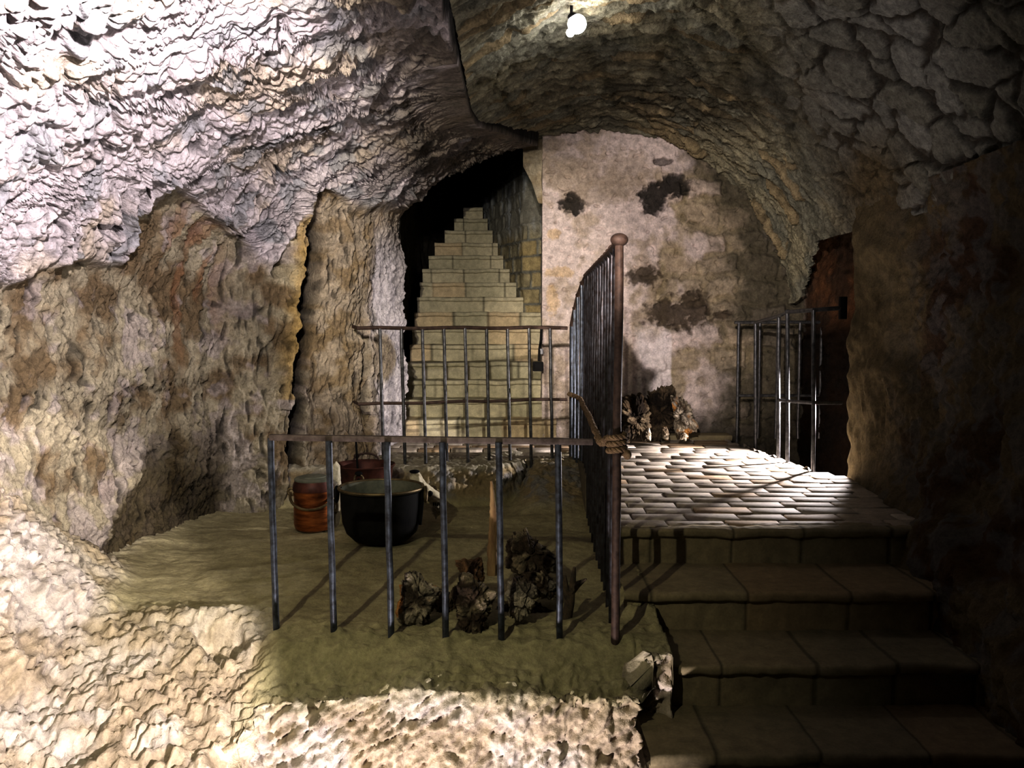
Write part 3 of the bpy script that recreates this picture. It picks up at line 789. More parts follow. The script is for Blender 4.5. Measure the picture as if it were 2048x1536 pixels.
# rubble shoulder by the stair
D = D + 0.08 * sstep(0.40, 0.60, X) * sstep(3.9, 4.2, Yp) * sstep(4.7, 4.4, Yp) * (0.5 + billow(P * 12, 2))
P2 = P + Nn * D[..., None]
cf = lerp(np.array([0.42, 0.38, 0.235]), np.array([0.335, 0.30, 0.18]), sstep(-.3, .4, v1))
cr_ = lerp(np.array([0.60, 0.545, 0.49]), np.array([0.47, 0.395, 0.30]), sstep(-.3, .4, v1 + .4 * v2))
cr_ = cr_ * (0.65 + 0.35 * np.clip(ch * 1.6, 0, 1))[..., None]
ledc = lerp(np.array([0.30, 0.24, 0.14]), np.array([0.24, 0.23, 0.22]), sstep(-.2, .4, v2))
col = lerp(cf, cr_, rough[..., None])
ml = (sstep(0.02, 0.10, lz) * sstep(0.33, 0.22, lz))[..., None] * (Yp > 6.0)[..., None]
col = lerp(col, ledc, ml * 0.9)
col = lerp(col, np.array([0.42, 0.39, 0.31]), (sstep(0.24, 0.275, lz) * (X < 0.1))[..., None] * 0.8)
smoothb = sstep(0.20, 0.24, S) * sstep(0.33, 0.29, S) * (1 - slope_w)
col = lerp(col, np.array([0.35, 0.325, 0.195]), np.clip(smoothb, 0, 1)[..., None] * 0.8)
# right hand side of the block, down to the steps
side = np.zeros((26, NV, 3))
for k in range(26):
    q = (k + 1) / 26
    side[k] = P2[-1]; side[k, :, 2] -= 1.2 * q; side[k, :, 0] += 0.02 * q + 0.015 * perlin(side[k] * 6)
P3 = np.concatenate([P2, side], 0); c3 = np.concatenate([col, np.broadcast_to(np.array([0.20, 0.17, 0.11]), side.shape)], 0)
sheet('floor', P3, c3, M_floor, 'worn rock floor of the pit with its hewn front face')
me = raw_mesh('floor_lower', [(-3, 0.3, -1.2), (3, 0.3, -1.2), (3, 3.6, -1.2), (-3, 3.6, -1.2)], [(0, 1, 2, 3)], np.tile([0.25, 0.2, 0.12], (4, 1)))
o = link('floor_lower', me, M_floor); o['kind'] = 'structure'; o['label'] = 'lower floor at the foot of the steps'

# ================================================================== THE THINGS
def bar_mb(p0, p1, r, n=9, wob=0.0015, seg=10):
    p0, p1 = Vector(p0), Vector(p1)
    pts = [p0.lerp(p1, i / (n - 1)) + Vector((random.uniform(-wob, wob), random.uniform(-wob, wob), 0)) for i in range(n)]
    return MB().tube(pts, r, seg, wob=0.05)

def part(mb, name, mat, root, label=None):
    o = mb.build(name, mat); local(o, root)
    if label: o['label'] = label
    return o

# ---- low front railing across the pit edge
A_px = [(553, 1255), (668, 1270), (783, 1275), (892, 1276), (1003, 1276), (1120, 1277)]
A_base = [at_z(a, b, 0.0) for a, b in A_px]
nearp = at_z(1230, 1280, 0.0)
rail_a = empty('iron_railing', A_base[3], 'low rusty iron railing across the front edge of the pit, flat top bar', 'railing')
AH = 0.845
for b in A_base:
    part(bar_mb((b.x, b.y, -0.05), (b.x - 0.012, b.y + 0.004, AH), 0.0145), 'bar', M_iron, rail_a)
l, r_ = A_base[0], nearp
mb = MB()
d = Vector((r_.x - l.x, r_.y - l.y, 0)); ang = math.atan2(d.y, d.x)
mb.box(((l.x + r_.x) / 2 - 0.055, (l.y + r_.y) / 2 + 0.004, AH + 0.004), (d.length - 0.085, 0.030, 0.026), Matrix.Rotation(ang, 3, 'Z'), bev=0.004)
part(mb, 'top_rail', plain_mat('worn_brown_iron', (0.07, 0.05, 0.042), (0.17, 0.135, 0.12), scale=24, rough=0.6, metal=0.3), rail_a)

# ---- tall railing running back along the stair
B_path = [(nearp.x, nearp.y), (0.475, 4.6), (0.50, 5.4), (0.53, 6.3), (0.545, 6.75)]
bp_ = np.array(B_path); sgB = np.r_[0, np.cumsum(np.linalg.norm(np.diff(bp_, axis=0), axis=1))]
rail_b = empty('iron_railing', (nearp.x, nearp.y, 0), 'tall rusty iron railing running back from the pit corner beside the steps', 'railing')
BH = CAMZ + 0.318
nb = 15
tops = []
for i in range(nb):
    t = sgB[-1] * i / (nb - 1)
    x, y = float(np.interp(t, sgB, bp_[:, 0])), float(np.interp(t, sgB, bp_[:, 1]))
    z0 = float(pit_z(x, y)) - 0.05
    rad = 0.0185 if i == 0 else 0.0145
    part(bar_mb((x, y, z0), (x + 0.004, y, BH), rad, n=13), 'bar', M_rust if i == 0 else M_iron_b, rail_b)
    tops.append(Vector((x + 0.004, y, BH)))
# the far end bends down to the landing rail
for k, (x, y, z) in enumerate([(0.53, 6.86, BH - 0.05), (0.505, 6.94, BH - 0.14), (0.485, 7.0, BH - 0.24), (0.465, 7.06, CAMZ - 0.05)]):
    part(bar_mb((x, y, 0.2), (x, y, z), 0.0145), 'bar', M_iron, rail_b); tops.append(Vector((x, y, z)))
mb = MB().tube([t + Vector((0, 0, 0.004)) for t in tops], 0.016, 8)
for t in tops[:-1]: mb.sphere(t + Vector((0, 0, 0.014)), 0.019, (1, 1, .75), 10, 8)
part(mb, 'top_rail', M_rust, rail_b)
part(MB().sphere(tops[0] + Vector((0.0, 0, 0.012)), 0.031, (1.2, 1, .9)), 'finial', M_rust, rail_b)

# ---- railing on the landing below the tunnel stair
Cx = [760, 803, 845, 888, 930, 973, 1015, 1058, 1100]
cl, crr = Vector((-1.10, 6.62, 0)), Vector((0.432, 7.05, 0))
rail_c = empty('iron_railing', (-0.3, 6.84, UPZ), 'thin iron railing with two rails on the landing before the tunnel stair', 'railing')
def on_c(pxv):
    # intersect the sight line column with the railing's line on plan
    a = (pxv - 1024) / F
    d = crr - cl
    t = (a * cl.y * 1.0 - cl.x) / (d.x - a * d.y)
    return cl + d * t
CH = UPZ + 1.0
for pv in Cx:
    p = on_c(pv)
    z0 = float(pit_z(p.x, p.y))
    part(bar_mb((p.x + 0.02, p.y, z0 - 0.03), (p.x, p.y, CH), 0.0125), 'bar', M_iron_d, rail_c)
e0 = cl + (cl - crr) * 0.02
for zz_, rr_, nm in ((CH, 0.014, 'top_rail'), (UPZ + 0.44, 0.012, 'middle_rail')):
    mb = MB()
    pts = [Vector((*(e0.lerp(crr, k / 10)).xy, zz_ + 0.004 * math.sin(k * 1.7))) for k in range(11)]
    pts.insert(0, pts[0] + Vector((-0.05, 0.10, 0.01)))
    mb.tube(pts, rr_, 8)
    part(mb, nm, M_rust, rail_c)

# ---- railings guarding the side stairwell
def d_bar(root, pxv, pyb, ptop, Y=None, zb=UPZ - 0.02, floor=True, r=0.0125, pyt=None):
    pass
rail_d = empty('iron_railing', (1.95, 7.79, UPZ), 'shiny iron railing against the end wall behind the side stairwell, bars cut short', 'railing')
Yd = 7.80
DT = at_y(1475, 645, Yd).z; DM = at_y(1475, 791, Yd).z
for pv, full in ((1475, True), (1517, False), (1553, False), (1597, False), (1640, False)):
    x = at_y(pv, 800, Yd).x
    z0 = UPZ - 0.03 if full else at_y(pv, 877, Yd).z
    part(bar_mb((x, Yd, z0), (x, Yd, DT), 0.0135), 'bar', M_iron_d, rail_d)
x0, x1 = at_y(1469, 645, Yd).x, at_y(1683, 645, Yd).x
part(MB().tube([(x0, Yd, DT), ((x0 + x1) / 2, Yd, DT + 0.004), (x1, Yd, DT)], 0.014, 8), 'top_rail', M_iron_d, rail_d)
part(MB().tube([(x0 + 0.03, Yd, DM), ((x0 + x1) / 2, Yd, DM), (x1 - 0.03, Yd, DM)], 0.0125, 8), 'middle_rail', M_iron_d, rail_d)

rail_e = empty('iron_railing', (2.06, 6.7, UPZ), 'dark glossy iron railing along the stairwell rim, bracketed to the pillar', 'railing')
posts = [(1511, 895, 645), (1557, 917, 632), (1575, 925, 624), (1627, 940, 620)]
tops = []
for a, b, t in posts:
    p = at_z(a, b, UPZ)
    top = at_y(a, t, p.y)
    part(bar_mb((p.x, p.y, UPZ - 0.03), (top.x, p.y, top.z), 0.0145), 'bar', M_iron_d, rail_e)
    tops.append(Vector((top.x, p.y, top.z)))
br = at_y(1683, 616, 6.42)
part(MB().tube(tops[:1] + tops[1:3], 0.014, 8).sphere(tops[2], 0.02).tube([tops[2], tops[3], br], 0.015, 8), 'top_rail', M_iron_d, rail_e)
m1 = at_y(1557, 800, tops[1].y); m2 = at_y(1575, 802, tops[2].y); m3 = at_y(1627, 806, tops[3].y); m4 = at_y(1683, 806, 6.42)
part(MB().tube([m1, m2, m3, m4], 0.013, 8), 'middle_rail', M_iron_d, rail_e)
part(MB().box(br + Vector((0.01, 0.0, 0.0)), (0.05, 0.04, 0.16), bev=0.006), 'bracket', M_black, rail_e)

# ---- rope tied along the tall railing
def rope_mesh(pts, r, turns, sub=14):
    # smooth path
    P_ = [Vector(p) for p in pts]; out = []
    for i in range(len(P_) - 1):
        a, b, c, d = P_[max(i - 1, 0)], P_[i], P_[i + 1], P_[min(i + 2, len(P_) - 1)]
        for k in range(sub):
            t = k / sub
            out.append(0.5 * ((2 * b) + (c - a) * t + (2 * a - 5 * b + 4 * c - d) * t * t + (3 * b - a - 3 * c + d) * t ** 3))
    out.append(P_[-1])
    mb = MB()
    for s in range(3):
        hel = []
        L = 0
        for i, p in enumerate(out):
            if i: L += (p - out[i - 1]).length
            t = (out[min(i + 1, len(out) - 1)] - out[max(i - 1, 0)]).normalized()
            u = t.cross(Vector((0.3, 0.2, 1))).normalized(); w_ = t.cross(u)
            an = L * turns * 2 * PI + s * 2 * PI / 3
            hel.append(p + (u * math.cos(an) + w_ * math.sin(an)) * r * 0.55)
        mb.tube(hel, r * 0.62, 7)
    return mb
xB = lambda y: float(np.interp(y, bp_[:, 1], bp_[:, 0]))
rope = empty('rope', (nearp.x, nearp.y, 0.84), 'frayed brown rope strung along the tall railing and knotted at its corner post', 'rope')
rp = [(nearp.x - 0.036, nearp.y + 0.02, 0.86)] + [(xB(y) - 0.046, y, z) for y, z in ((4.1, 0.80), (4.6, 0.79), (5.2, 0.80), (5.9, 0.79), (6.5, 0.79))] + [(0.44, 6.93, 0.79)]
part(rope_mesh(rp, 0.017, 16), 'cord', M_rope, rope)
kn = []
for k in range(40):
    a = k / 39 * 2 * PI * 3.2
    kn.append((nearp.x + 0.034 * math.cos(a), nearp.y + 0.034 * math.sin(a), 0.80 + 0.085 * k / 39))
mbk = rope_mesh(kn, 0.012, 20, 3)
mbk.sphere((nearp.x + 0.042, nearp.y - 0.025, 0.80), 0.018, (1, 1, 1.2))
part(mbk, 'knot', M_rope, rope)
# ---- red rag-like wrap where the rope ends
# ---- little black box and cable at the stair jamb
jb = at_y(1076, 733, 7.98)
jbx = empty('junction_box', jb, 'small black box with a hanging cable beside the stair jamb', 'electrical box')
part(MB().box(jb, (0.095, 0.06, 0.085), bev=0.012).box(jb + Vector((0, -0.03, 0.0)), (0.06, 0.02, 0.05), bev=0.008), 'casing', M_dark, jbx)
cb = [at_y(1083, 655, 8.05), at_y(1082, 680, 8.03), at_y(1079, 700, 8.0), at_y(1078, 722, 7.98)]
part(MB().tube(cb, 0.012, 8), 'cable', M_dark, jbx)
part(MB().box(at_y(1083, 703, 8.0), (0.03, 0.02, 0.05), bev=0.004), 'switch', M_grey, jbx)

# ---- lamp on the vault
lp = at_y(1143, 4, 4.95)
lamp = empty('ceiling_lamp', lp, 'small bare spotlight hanging from the vault, dazzling white', 'lamp')
part(MB().lathe(lp + Vector((0, 0, 0.0)), [(0.0, 0.10), (0.03, 0.10), (0.03, -0.005), (0.008, -0.01), (0.0, -0.01)], 20), 'mount', M_grey, lamp)
b0 = at_y(1154, 48, 4.9)
part(MB().tube([lp, lp + Vector((0.0, 0, -0.06)), b0 + Vector((-0.02, 0, 0.05))], 0.008, 8), 'stem', M_dark, lamp)
part(MB().sphere(b0 + Vector((-0.02, 0, 0.035)), 0.03, (1, 1, .8)), 'socket', M_dark, lamp)
part(MB().sphere(b0, 0.05, (1.0, 1, 1.0)).sphere(b0 + Vector((-0.035, 0, -0.045)), 0.022), 'bulb', M_bulb, lamp)

# ---- lidded copper pail
pc = at_z(619, 1070, 0.0); pc = Vector((pc.x, pc.y + 0.13, 0.003 + float(pit_z(pc.x, pc.y + 0.13))))
pail = empty('copper_pail', pc, 'lidded copper pail with bail handle standing by the rock crack', 'pail')
part(MB().lathe(pc, [(0.0, 0.0), (0.09, 0.0), (0.118, 0.015), (0.127, 0.05), (0.126, 0.14), (0.124, 0.20), (0.126, 0.265), (0.118, 0.275), (0.112, 0.27), (0.11, 0.20), (0.0, 0.2)]), 'body', M_copper, pail)
part(MB().lathe(pc, [(0.130, 0.262), (0.132, 0.275), (0.128, 0.300), (0.118, 0.325), (0.117, 0.332)]), 'collar', M_copper_d, pail)
lid = part(MB().lathe(pc, [(0.119, 0.326), (0.121, 0.336), (0.112, 0.345), (0.085, 0.348), (0.080, 0.354), (0.04, 0.358), (0.0, 0.359)]), 'lid', M_tin, pail)
rg = MB().ring(pc + Vector((0, 0, 0.366)), 0.032, 0.005, 'y', 16, 8, 0, PI).build('lid_ring', M_black)
rg.parent = lid; rg.matrix_parent_inverse = lid.matrix_parent_inverse.copy()
hp = []
for k in range(21):
    a = PI * k / 20
    hp.append(pc + Vector((-0.145 * math.cos(a), -0.128 * math.sin(a) - 0.012, 0.245 - 0.085 * math.sin(a))))
part(MB().tube(hp, 0.009, 8), 'bail_handle', M_brass, pail)
for s in (-1, 1):
    part(MB().ring(pc + Vector((s * 0.142, 0, 0.25)), 0.022, 0.008, 'y', 16, 8), 'ear', M_brass, pail)

# ---- big sooty cauldron
cc = at_z(754, 1100, 0.0); cc = Vector((cc.x, cc.y + 0.20, 0.002))
cau = empty('cauldron', cc, 'large soot-black cauldron with wide open mouth in the pit', 'cauldron')
part(MB().lathe(cc, [(0.0, 0.0), (0.10, 0.003), (0.17, 0.02), (0.215, 0.065), (0.238, 0.13), (0.246, 0.22), (0.250, 0.318), (0.262, 0.330), (0.266, 0.337), (0.262, 0.343), (0.250, 0.340)], 64), 'body', M_black, cau)
part(MB().lathe(cc, [(0.250, 0.340), (0.243, 0.332), (0.238, 0.24), (0.228, 0.13), (0.19, 0.06), (0.10, 0.03), (0.0, 0.03)], 64), 'inside', M_tin, cau, 'dull grey tinned inside')
part(MB().ring(cc + Vector((0, 0, 0.338)), 0.256, 0.010, 'z', 64, 8), 'rim', M_brass, cau)
for s, nm in ((-1, 'ring_handle'), (1, 'ring_handle')):
    hd = part(MB().ring(cc + Vector((s * 0.272, -0.01, 0.295)), 0.045, 0.009, 'x', 24, 8).box(cc + Vector((s * 0.258, -0.01, 0.325)), (0.03, 0.05, 0.03), bev=0.006), nm, M_brass if s > 0 else M_black, cau)
st = part(MB().tube([cc + Vector((0.256, -0.05, 0.33)), cc + Vector((0.256, -0.06, 0.25)), cc + Vector((0.243, -0.07, 0.12))], 0.010, 8), 'strap', M_black, cau)

# ---- red copper basin on the rock behind
bcx = at_y(731, 940, 6.24); bz = 0.13
bc = Vector((bcx.x, 6.22, float(pit_z(bcx.x, 6.22)) + 0.0))
rimz = at_y(731, 929, 6.22).z - bc.z
bas = empty('copper_basin', bc, 'dark red copper basin with ring handle on the rock behind the cauldron', 'basin')
part(MB().lathe(bc, [(0.0, 0.0), (0.12, 0.0), (0.165, 0.03), (0.185, rimz * 0.6), (0.195, rimz - 0.02), (0.212, rimz), (0.208, rimz + 0.006), (0.188, rimz - 0.015), (0.175, rimz * 0.6), (0.12, 0.02), (0.0, 0.02)], 56), 'bowl', M_copper_d, bas)
hd = part(MB().ring(bc + Vector((-0.01, -0.205, rimz - 0.065)), 0.030, 0.006, 'y', 24, 8), 'ring_handle', M_brass, bas)
part(MB().sphere(bc + Vector((-0.01, -0.20, rimz - 0.075)), 0.012).sphere(bc + Vector((-0.01, -0.205, rimz - 0.028)), 0.02, (1.3, .6, .8)), 'boss', M_black, bas)
hp = []
for k in range(15):
    a = PI * k / 14
    hp.append(bc + Vector((-0.09 * math.cos(a) - 0.02, 0.19, rimz + 0.05 * math.sin(a))))
part(MB().tube(hp, 0.008, 8).sphere(hp[3], 0.018, (1.2, 1, 1)), 'bail_handle', M_rust, bas)
# ---- rod standing in the basin
rod0 = Vector((bc.x - 0.055, bc.y + 0.05, bc.z + 0.024)); rt = at_y(712, 880, bc.y + 0.10)
tag(MB().tube([rod0, rod0.lerp(rt, 0.5), rt], 0.0075, 8).build('iron_rod', M_black), 'thin dark iron rod leaning upright out of the red basin', 'rod')

# ---- organic pieces from outlines
def outline_piece(name, pts, Y, thick, mat, seed, cfun, rough=0.014, lean=0.0, nr=56, na=220, freq=11.0, cen=None, parent=None, bulge=0.8):
    """a solid, roughly lens shaped piece whose face follows a traced outline, standing at depth Y"""
    V = [at_y(a, b, Y) for a, b in pts]
    xz = np.array([(v.x, v.z) for v in V])
    c = xz.mean(0) if cen is None else np.array((at_y(*cen, Y).x, at_y(*cen, Y).z))
    th = np.linspace(0, 2 * PI, na, endpoint=False)
    rad = np.zeros(na)
    m = len(xz)
    for i, t in enumerate(th):
        d = np.array((math.cos(t), math.sin(t))); best = 0
        for k in range(m):
            a = xz[k] - c; b = xz[(k + 1) % m] - c; e = b - a
            den = d[0] * e[1] - d[1] * e[0]
            if abs(den) < 1e-12: continue
            s = (a[0] * e[1] - a[1] * e[0]) / den; q = (a[0] * d[1] - a[1] * d[0]) / den
            if s > 0 and -1e-6 <= q <= 1 + 1e-6: best = max(best, s)
        rad[i] = best
    ph = np.linspace(-PI / 2, PI / 2, nr)
    P = np.zeros((nr, na, 3))
    rr = np.cos(ph)[:, None] ** 0.75 * rad[None]
    P[..., 0] = c[0] + rr * np.cos(th)[None]; P[..., 2] = c[1] + rr * np.sin(th)[None]
    P[..., 1] = Y + thick * np.sign(np.sin(ph))[:, None] * np.abs(np.sin(ph))[:, None] ** bulge + lean * (P[..., 2] - c[1])
    cen3 = np.array((c[0], Y, c[1]))
    dirn = P - cen3; ln = np.linalg.norm(dirn, axis=-1, keepdims=True); dirn = dirn / np.maximum(ln, 1e-6)
    q1, q2, _ = worley((P + 0.05 * np.stack([perlin(P * 9), perlin(P * 9 + 5), perlin(P * 9 + 8)], -1)) * freq * 1.3 * np.array([1.2, 1, 0.7]) + seed)
    nz = (billow(P * freq + seed, 4, 0.65) - 0.4) * rough * 2.2 + fbm(P * freq * 0.6 + seed, 2) * rough - (1 - sstep(0, 0.22, q2 - q1)) * rough * 1.0
    P = P + dirn * nz[..., None] * np.minimum(ln / 0.05, 1)
    col = cfun(P, nz / rough, seed)
    me = raw_mesh(name, P.reshape(-1, 3), grid_faces(nr, na, True), col.reshape(-1, 3))
    o = link(name, me, mat, parent)
    return o

def wood_col(P, nz, seed, a=(0.30, 0.25, 0.17), b=(0.08, 0.055, 0.035), hi=(0.40, 0.36, 0.30)):
    v = fbm(P * 9 + seed, 3); w_ = fbm(P * 4 + seed * 2, 2)
    c = lerp(np.array(a), np.array(b), sstep(-0.2, 0.3, v - 0.35 * nz))
    c = lerp(c, np.array(hi), sstep(0.1, 0.5, w_ + 0.3 * nz)[..., None] * 0.7)
    return c
def wood_dark(P, nz, seed): return wood_col(P, nz, seed, (0.09, 0.062, 0.036), (0.025, 0.017, 0.011), (0.20, 0.155, 0.10))
def wood_red(P, nz, seed): return wood_col(P, nz, seed, (0.24, 0.14, 0.07), (0.11, 0.065, 0.035), (0.28, 0.18, 0.10))
def wood_pale(P, nz, seed):
    c = wood_col(P, nz, seed, (0.40, 0.35, 0.27), (0.10, 0.075, 0.05), (0.52, 0.46, 0.38))
    return lerp(c, np.array([0.50, 0.26, 0.09]), sstep(0.3, 0.48, perlin(P * 11 + seed)))

G_W = 'gnarled wood pieces behind the front railing'
def wood(name, pts, Y, thick, label, cf=wood_col, seed=0, rough=0.018, **k):
    o = outline_piece(name, pts, Y, thick, M_wood, seed, cf, rough, **k)
    return tag(o, label, 'wood', G_W)
wood('stump_chunk', [(806, 1152), (818, 1140), (832, 1146), (846, 1165), (868, 1180), (880, 1192), (866, 1215), (862, 1240), (848, 1252), (812, 1250), (792, 1240), (795, 1214), (806, 1190)], 3.98, 0.085,
     'broken stump chunk with grey face, leftmost of the wood heap', wood_pale, 3)
wood('stump_chunk', [(905, 1178), (918, 1160), (945, 1158), (962, 1172), (985, 1185), (988, 1220), (972, 1240), (968, 1266), (940, 1282), (925, 1262), (912, 1235), (902, 1210)], 3.90, 0.09,
     'upright cracked stump chunk in the middle front of the wood heap', wood_col, 9)
wood('stump_chunk', [(1015, 1168), (1030, 1152), (1052, 1158), (1070, 1172), (1076, 1195), (1062, 1222), (1035, 1238), (1020, 1228), (1016, 1200)], 3.96, 0.08,
     'pale split stump chunk with bright face right of the middle bars', wood_pale, 15)
wood('root_stump', [(1014, 1090), (1024, 1068), (1040, 1060), (1052, 1056), (1060, 1074), (1078, 1090), (1098, 1104), (1112, 1118), (1108, 1140), (1080, 1150), (1040, 1150), (1016, 1130)], 4.44, 0.10,
     'knotty brown root stump with raised knob at the back of the wood heap', wood_col, 21, rough=0.02)
wood('wood_wedge', [(912, 1124), (935, 1124), (962, 1122), (966, 1150), (962, 1176), (950, 1172), (930, 1158), (926, 1142)], 4.15, 0.07,
     'reddish pointed wood wedge beside the standing stake', wood_red, 27, rough=0.012)
wood('stump_chunk', [(1044, 1150), (1060, 1140), (1085, 1140), (1098, 1156), (1120, 1170), (1124, 1192), (1096, 1196), (1066, 1180)], 4.20, 0.07,
     'olive weathered stump chunk behind the pale split one', wood_col, 33)
wood('stump_chunk', [(990, 1212), (1010, 1206), (1030, 1212), (1080, 1206), (1112, 1222), (1108, 1250), (1060, 1262), (1000, 1262), (986, 1240)], 4.15, 0.06,
     'wide dark stump lying in shadow under the wood heap', wood_dark, 39)
wood('stump_chunk', [(865, 1190), (880, 1182), (908, 1186), (912, 1230), (918, 1262), (890, 1270), (864, 1262), (860, 1230)], 4.16, 0.06,
     'dark stump piece wedged between the left and middle chunks', wood_dark, 45)
# branching twig at the right
tw = Vector(at_y(1140, 1245, 4.02)); tw.z = 0.0
mb = MB()
pA = [at_y(1128, 1255, 4.05), at_y(1140, 1205, 4.0), at_y(1146, 1165, 4.0), at_y(1149, 1134, 4.0)]
mb.tube(pA, [0.028, 0.022, 0.014, 0.007], 10, wob=0.15)
mb.tube([at_y(1143, 1180, 4.0), at_y(1156, 1168, 3.98), at_y(1173, 1158, 3.96)], [0.02, 0.014, 0.004], 8, wob=0.15)
mb.tube([at_y(1140, 1200, 4.0), at_y(1130, 1178, 4.0), at_y(1127, 1152, 4.0)], [0.022, 0.018, 0.012], 8, wob=0.15)
o = mb.build('forked_branch', plain_mat('dark_bark', (0.04, 0.03, 0.02), (0.12, 0.085, 0.05), scale=40, rough=0.95, bump=0.8, dist=0.01))
tag(o, 'dark forked branch standing at the right end of the wood heap', 'wood', G_W)
# standing stake
mb = MB()
sp = [at_y(985, 1150, 4.2), at_y(984, 1100, 4.2), at_y(987, 1050, 4.2), at_y(986, 1010, 4.2), at_y(982, 962, 4.2)]
mb.tube([sp[0].lerp(sp[1], .0)] + [sp[i].lerp(sp[i + 1], k / 6) + Vector((random.uniform(-.002, .002), 0, 0)) for i in range(4) for k in range(1, 7)],
        list(np.interp(np.linspace(0, 1, 25), [0, .25, .5, .8, 1], [0.024, 0.024, 0.020, 0.013, 0.006])), 12, wob=0.10)
o = mb.build('wooden_stake', plain_mat('weathered_stake', (0.17, 0.10, 0.05), (0.36, 0.25, 0.13), scale=26, rough=0.9, bump=0.6, dist=0.006, stretch=(1, 1, .2)))
tag(o, 'thin pointed wooden stake standing upright from the wood heap', 'stake')

# ---- root and rubble heap at the end wall
G_R = 'dark roots and rubble heaped at the end wall'
def heap(name, pts, Y, th_, label, cf, seed, rough=0.03, **k):
    o = outline_piece(name, pts, Y, th_, M_wood, seed, cf, rough, freq=9.0, **k)
    return tag(o, label, 'rubble', G_R)
heap('root_stump', [(1238, 800), (1262, 788), (1285, 790), (1300, 820), (1298, 850), (1290, 872), (1262, 884), (1238, 886)], 7.60, 0.09, 'black root stump nearest the tall railing in the end wall heap', wood_dark, 51)
heap('root_stump', [(1285, 800), (1302, 776), (1328, 768), (1345, 782), (1352, 820), (1350, 858), (1330, 878), (1296, 880), (1286, 850)], 7.88, 0.08, 'tallest dark root stump in the middle of the end wall heap', wood_dark, 57, rough=0.04)
heap('root_stump', [(1340, 790), (1356, 786), (1372, 798), (1384, 826), (1391, 842), (1386, 862), (1372, 874), (1352, 870), (1348, 838), (1342, 815)], 7.62, 0.07, 'grey twisted root piece at the pillar-side end of the heap', wood_pale, 63, rough=0.03)
heap('rubble_stone', [(1282, 872), (1288, 858), (1298, 854), (1304, 866), (1300, 882), (1286, 884)], 7.40, 0.05, 'small grey stone at the front of the heap under the black stump', wood_pale, 71, rough=0.01)
heap('rubble_stone', [(1322, 876), (1322, 856), (1332, 852), (1338, 866), (1336, 879)], 7.50, 0.05, 'small pale upright stone at the front middle of the heap', wood_pale, 75, rough=0.01)
heap('rubble_stone', [(1354, 880), (1356, 864), (1368, 862), (1376, 872), (1370, 882)], 7.46, 0.05, 'small pale stone in front of the grey twisted root', wood_pale, 79, rough=0.01)

# ---- animal skull leaning between the cauldron and the ledge
def bone_col(P, nz, seed):
    v = fbm(P * 12 + seed, 3)
    return lerp(np.array([0.56, 0.52, 0.40]), np.array([0.38, 0.34, 0.24]), sstep(-.1, .4, v))
YS = 5.98
sk = empty('animal_skull', at_y(865, 1035, YS), 'pale animal skull leaning beside the black cauldron', 'skull')
o = outline_piece('cranium', [(819, 952), (822, 944), (838, 944), (844, 955), (851, 966), (864, 975), (886, 991), (892, 1000), (884, 1006), (868, 1006), (858, 1003), (848, 996), (836, 990), (825, 972)], YS, 0.075, M_bone, 5, bone_col, 0.004, cen=(846, 978)); local(o, sk)
o = outline_piece('jaw', [(862, 1006), (876, 1006), (888, 1004), (890, 1016), (882, 1026), (872, 1036), (866, 1026)], YS + 0.01, 0.05, M_bone, 8, bone_col, 0.010, freq=24); local(o, sk)
for a, b, r_ in ((831, 967, 0.018), (860, 988, 0.021)):
    part(MB().sphere(at_y(a, b, YS - 0.062), r_, (1, .6, 1.1)), 'eye_socket', M_dark, sk)
part(MB().sphere(at_y(829, 943, YS - 0.02), 0.034, (1.0, 1.0, .35)), 'horn_core', M_black, sk)
for k in range(5):
    part(MB().box(at_y(867 + k * 4.2, 1008 + k * 0.5, YS - 0.052), (0.008, 0.012, 0.022), bev=0.003), 'tooth', M_bone, sk)
# ---- pale stone between the pail and the basin
o = outline_piece('rounded_stone', [(660, 960), (664, 932), (672, 921), (680, 931), (682, 955), (680, 1024), (660, 1024)], 5.97, 0.035, M_bone, 13, bone_col, 0.004)
tag(o, 'pale rounded stone wedged between the copper pail and the red basin', 'stone')
# long bone / pole fragment at skull's foot, in shadow

# ================================================================== CAMERA AND LIGHT
cam = bpy.data.cameras.new('camera'); co = bpy.data.objects.new('camera', cam); C.objects.link(co)
cam.sensor_fit = 'HORIZONTAL'; cam.sensor_width = 36.0; cam.lens = 36.0 * F / 2048.0
cam.clip_start = 0.05; cam.clip_end = 60
co.location = (0, 0, CAMZ); co.rotation_euler = (PI / 2 - TH, 0, 0)
bpy.context.scene.camera = co

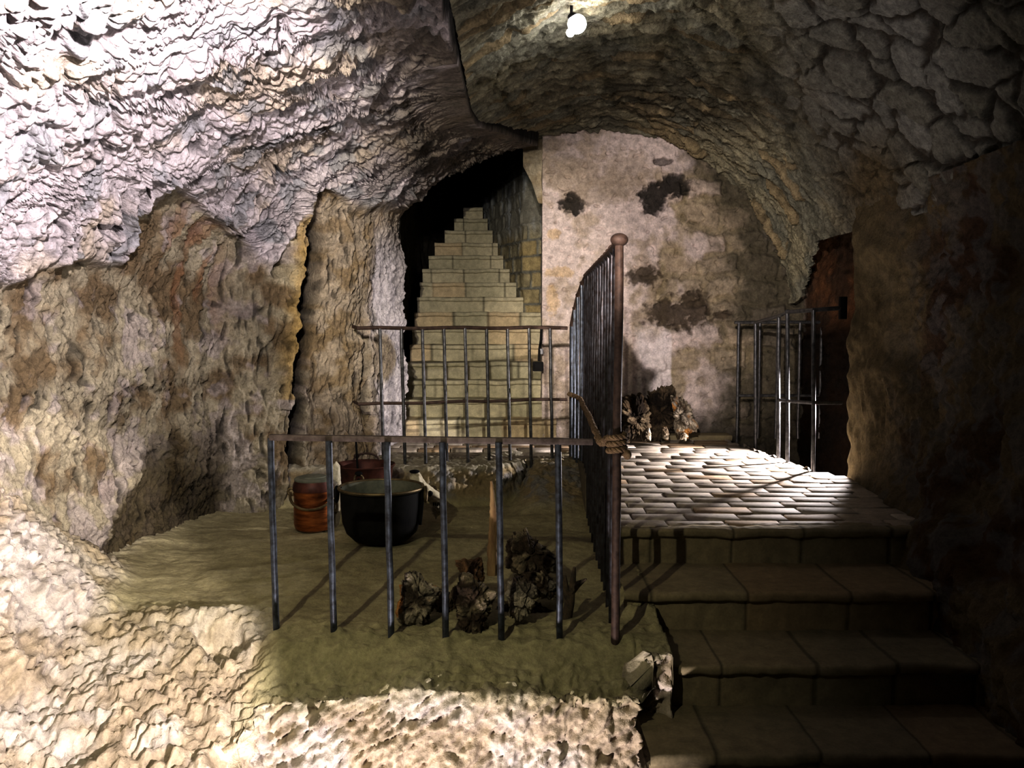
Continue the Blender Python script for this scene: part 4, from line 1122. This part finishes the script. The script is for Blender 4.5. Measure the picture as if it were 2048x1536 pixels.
def light(name, kind, loc, power, color=(1, 1, 1), size=0.05, target=None, cone=60, blend=0.5):
    d = bpy.data.lights.new(name, kind); d.energy = power; d.color = color
    d.shadow_soft_size = size
    o = bpy.data.objects.new(name, d); C.objects.link(o); o.location = loc
    if target is not None:
        v = Vector(target) - Vector(loc)
        o.rotation_euler = v.to_track_quat('-Z', 'Y').to_euler()
    if kind == 'SPOT':
        d.spot_size = math.radians(cone); d.spot_blend = blend
    return o
Z = CAMZ
light('lamp_stair', 'SPOT', (-0.76, 0.95, Z + 0.91), 800, (1.0, 0.93, 0.80), 0.022, (-0.40, 9.5, Z + 0.05), 27, 0.5)
light('lamp_end_wall', 'SPOT', (-0.05, 0.95, Z + 0.86), 1350, (1.0, 0.91, 0.87), 0.022, (1.30, 8.1, Z + 0.35), 28, 0.7)
light('lamp_left_flood', 'SPOT', (-1.40, 0.28, Z + 1.25), 320, (1.0, 0.94, 0.67), 0.022, (-0.83, 5.0, -0.45), 61, 1.0)
light('lamp_vault_left', 'SPOT', (-0.70, 2.05, Z + 0.84), 520, (1.0, 0.92, 0.97), 0.03, (-2.05, 4.5, Z + 0.72), 80, 0.95)
light('lamp_slope', 'SPOT', (0.35, 0.95, Z - 0.66), 900, (1.0, 0.91, 0.90), 0.03, (-2.06, 3.5, Z - 1.42), 35, 0.25)
light('lamp_low', 'SPOT', (-0.45, 2.2, -1.0), 210, (1.0, 0.91, 0.93), 0.03, (-0.55, 3.5, -0.15), 95, 0.3)
light('lamp_bulb', 'POINT', b0 + Vector((0.05, -0.02, -0.10)), 4, (1.0, 0.95, 0.86), 0.04)
light('lamp_stairwell', 'SPOT', (2.58, 6.85, Z - 0.70), 480, (1.0, 0.94, 0.96), 0.03, (1.0, 6.35, 0.15), 104, 0.4)

w = bpy.data.worlds.new('world'); bpy.context.scene.world = w; w.use_nodes = True
w.node_tree.nodes['Background'].inputs[0].default_value = (0.5, 0.45, 0.35, 1)
w.node_tree.nodes['Background'].inputs[1].default_value = 0.0015
cy = bpy.context.scene.cycles
cy.max_bounces = 5; cy.diffuse_bounces = 3; cy.glossy_bounces = 2; cy.transmission_bounces = 1
vs = bpy.context.scene.view_settings
vs.view_transform = 'Standard'; vs.look = 'None'; vs.exposure = 0.2; vs.gamma = 0.74
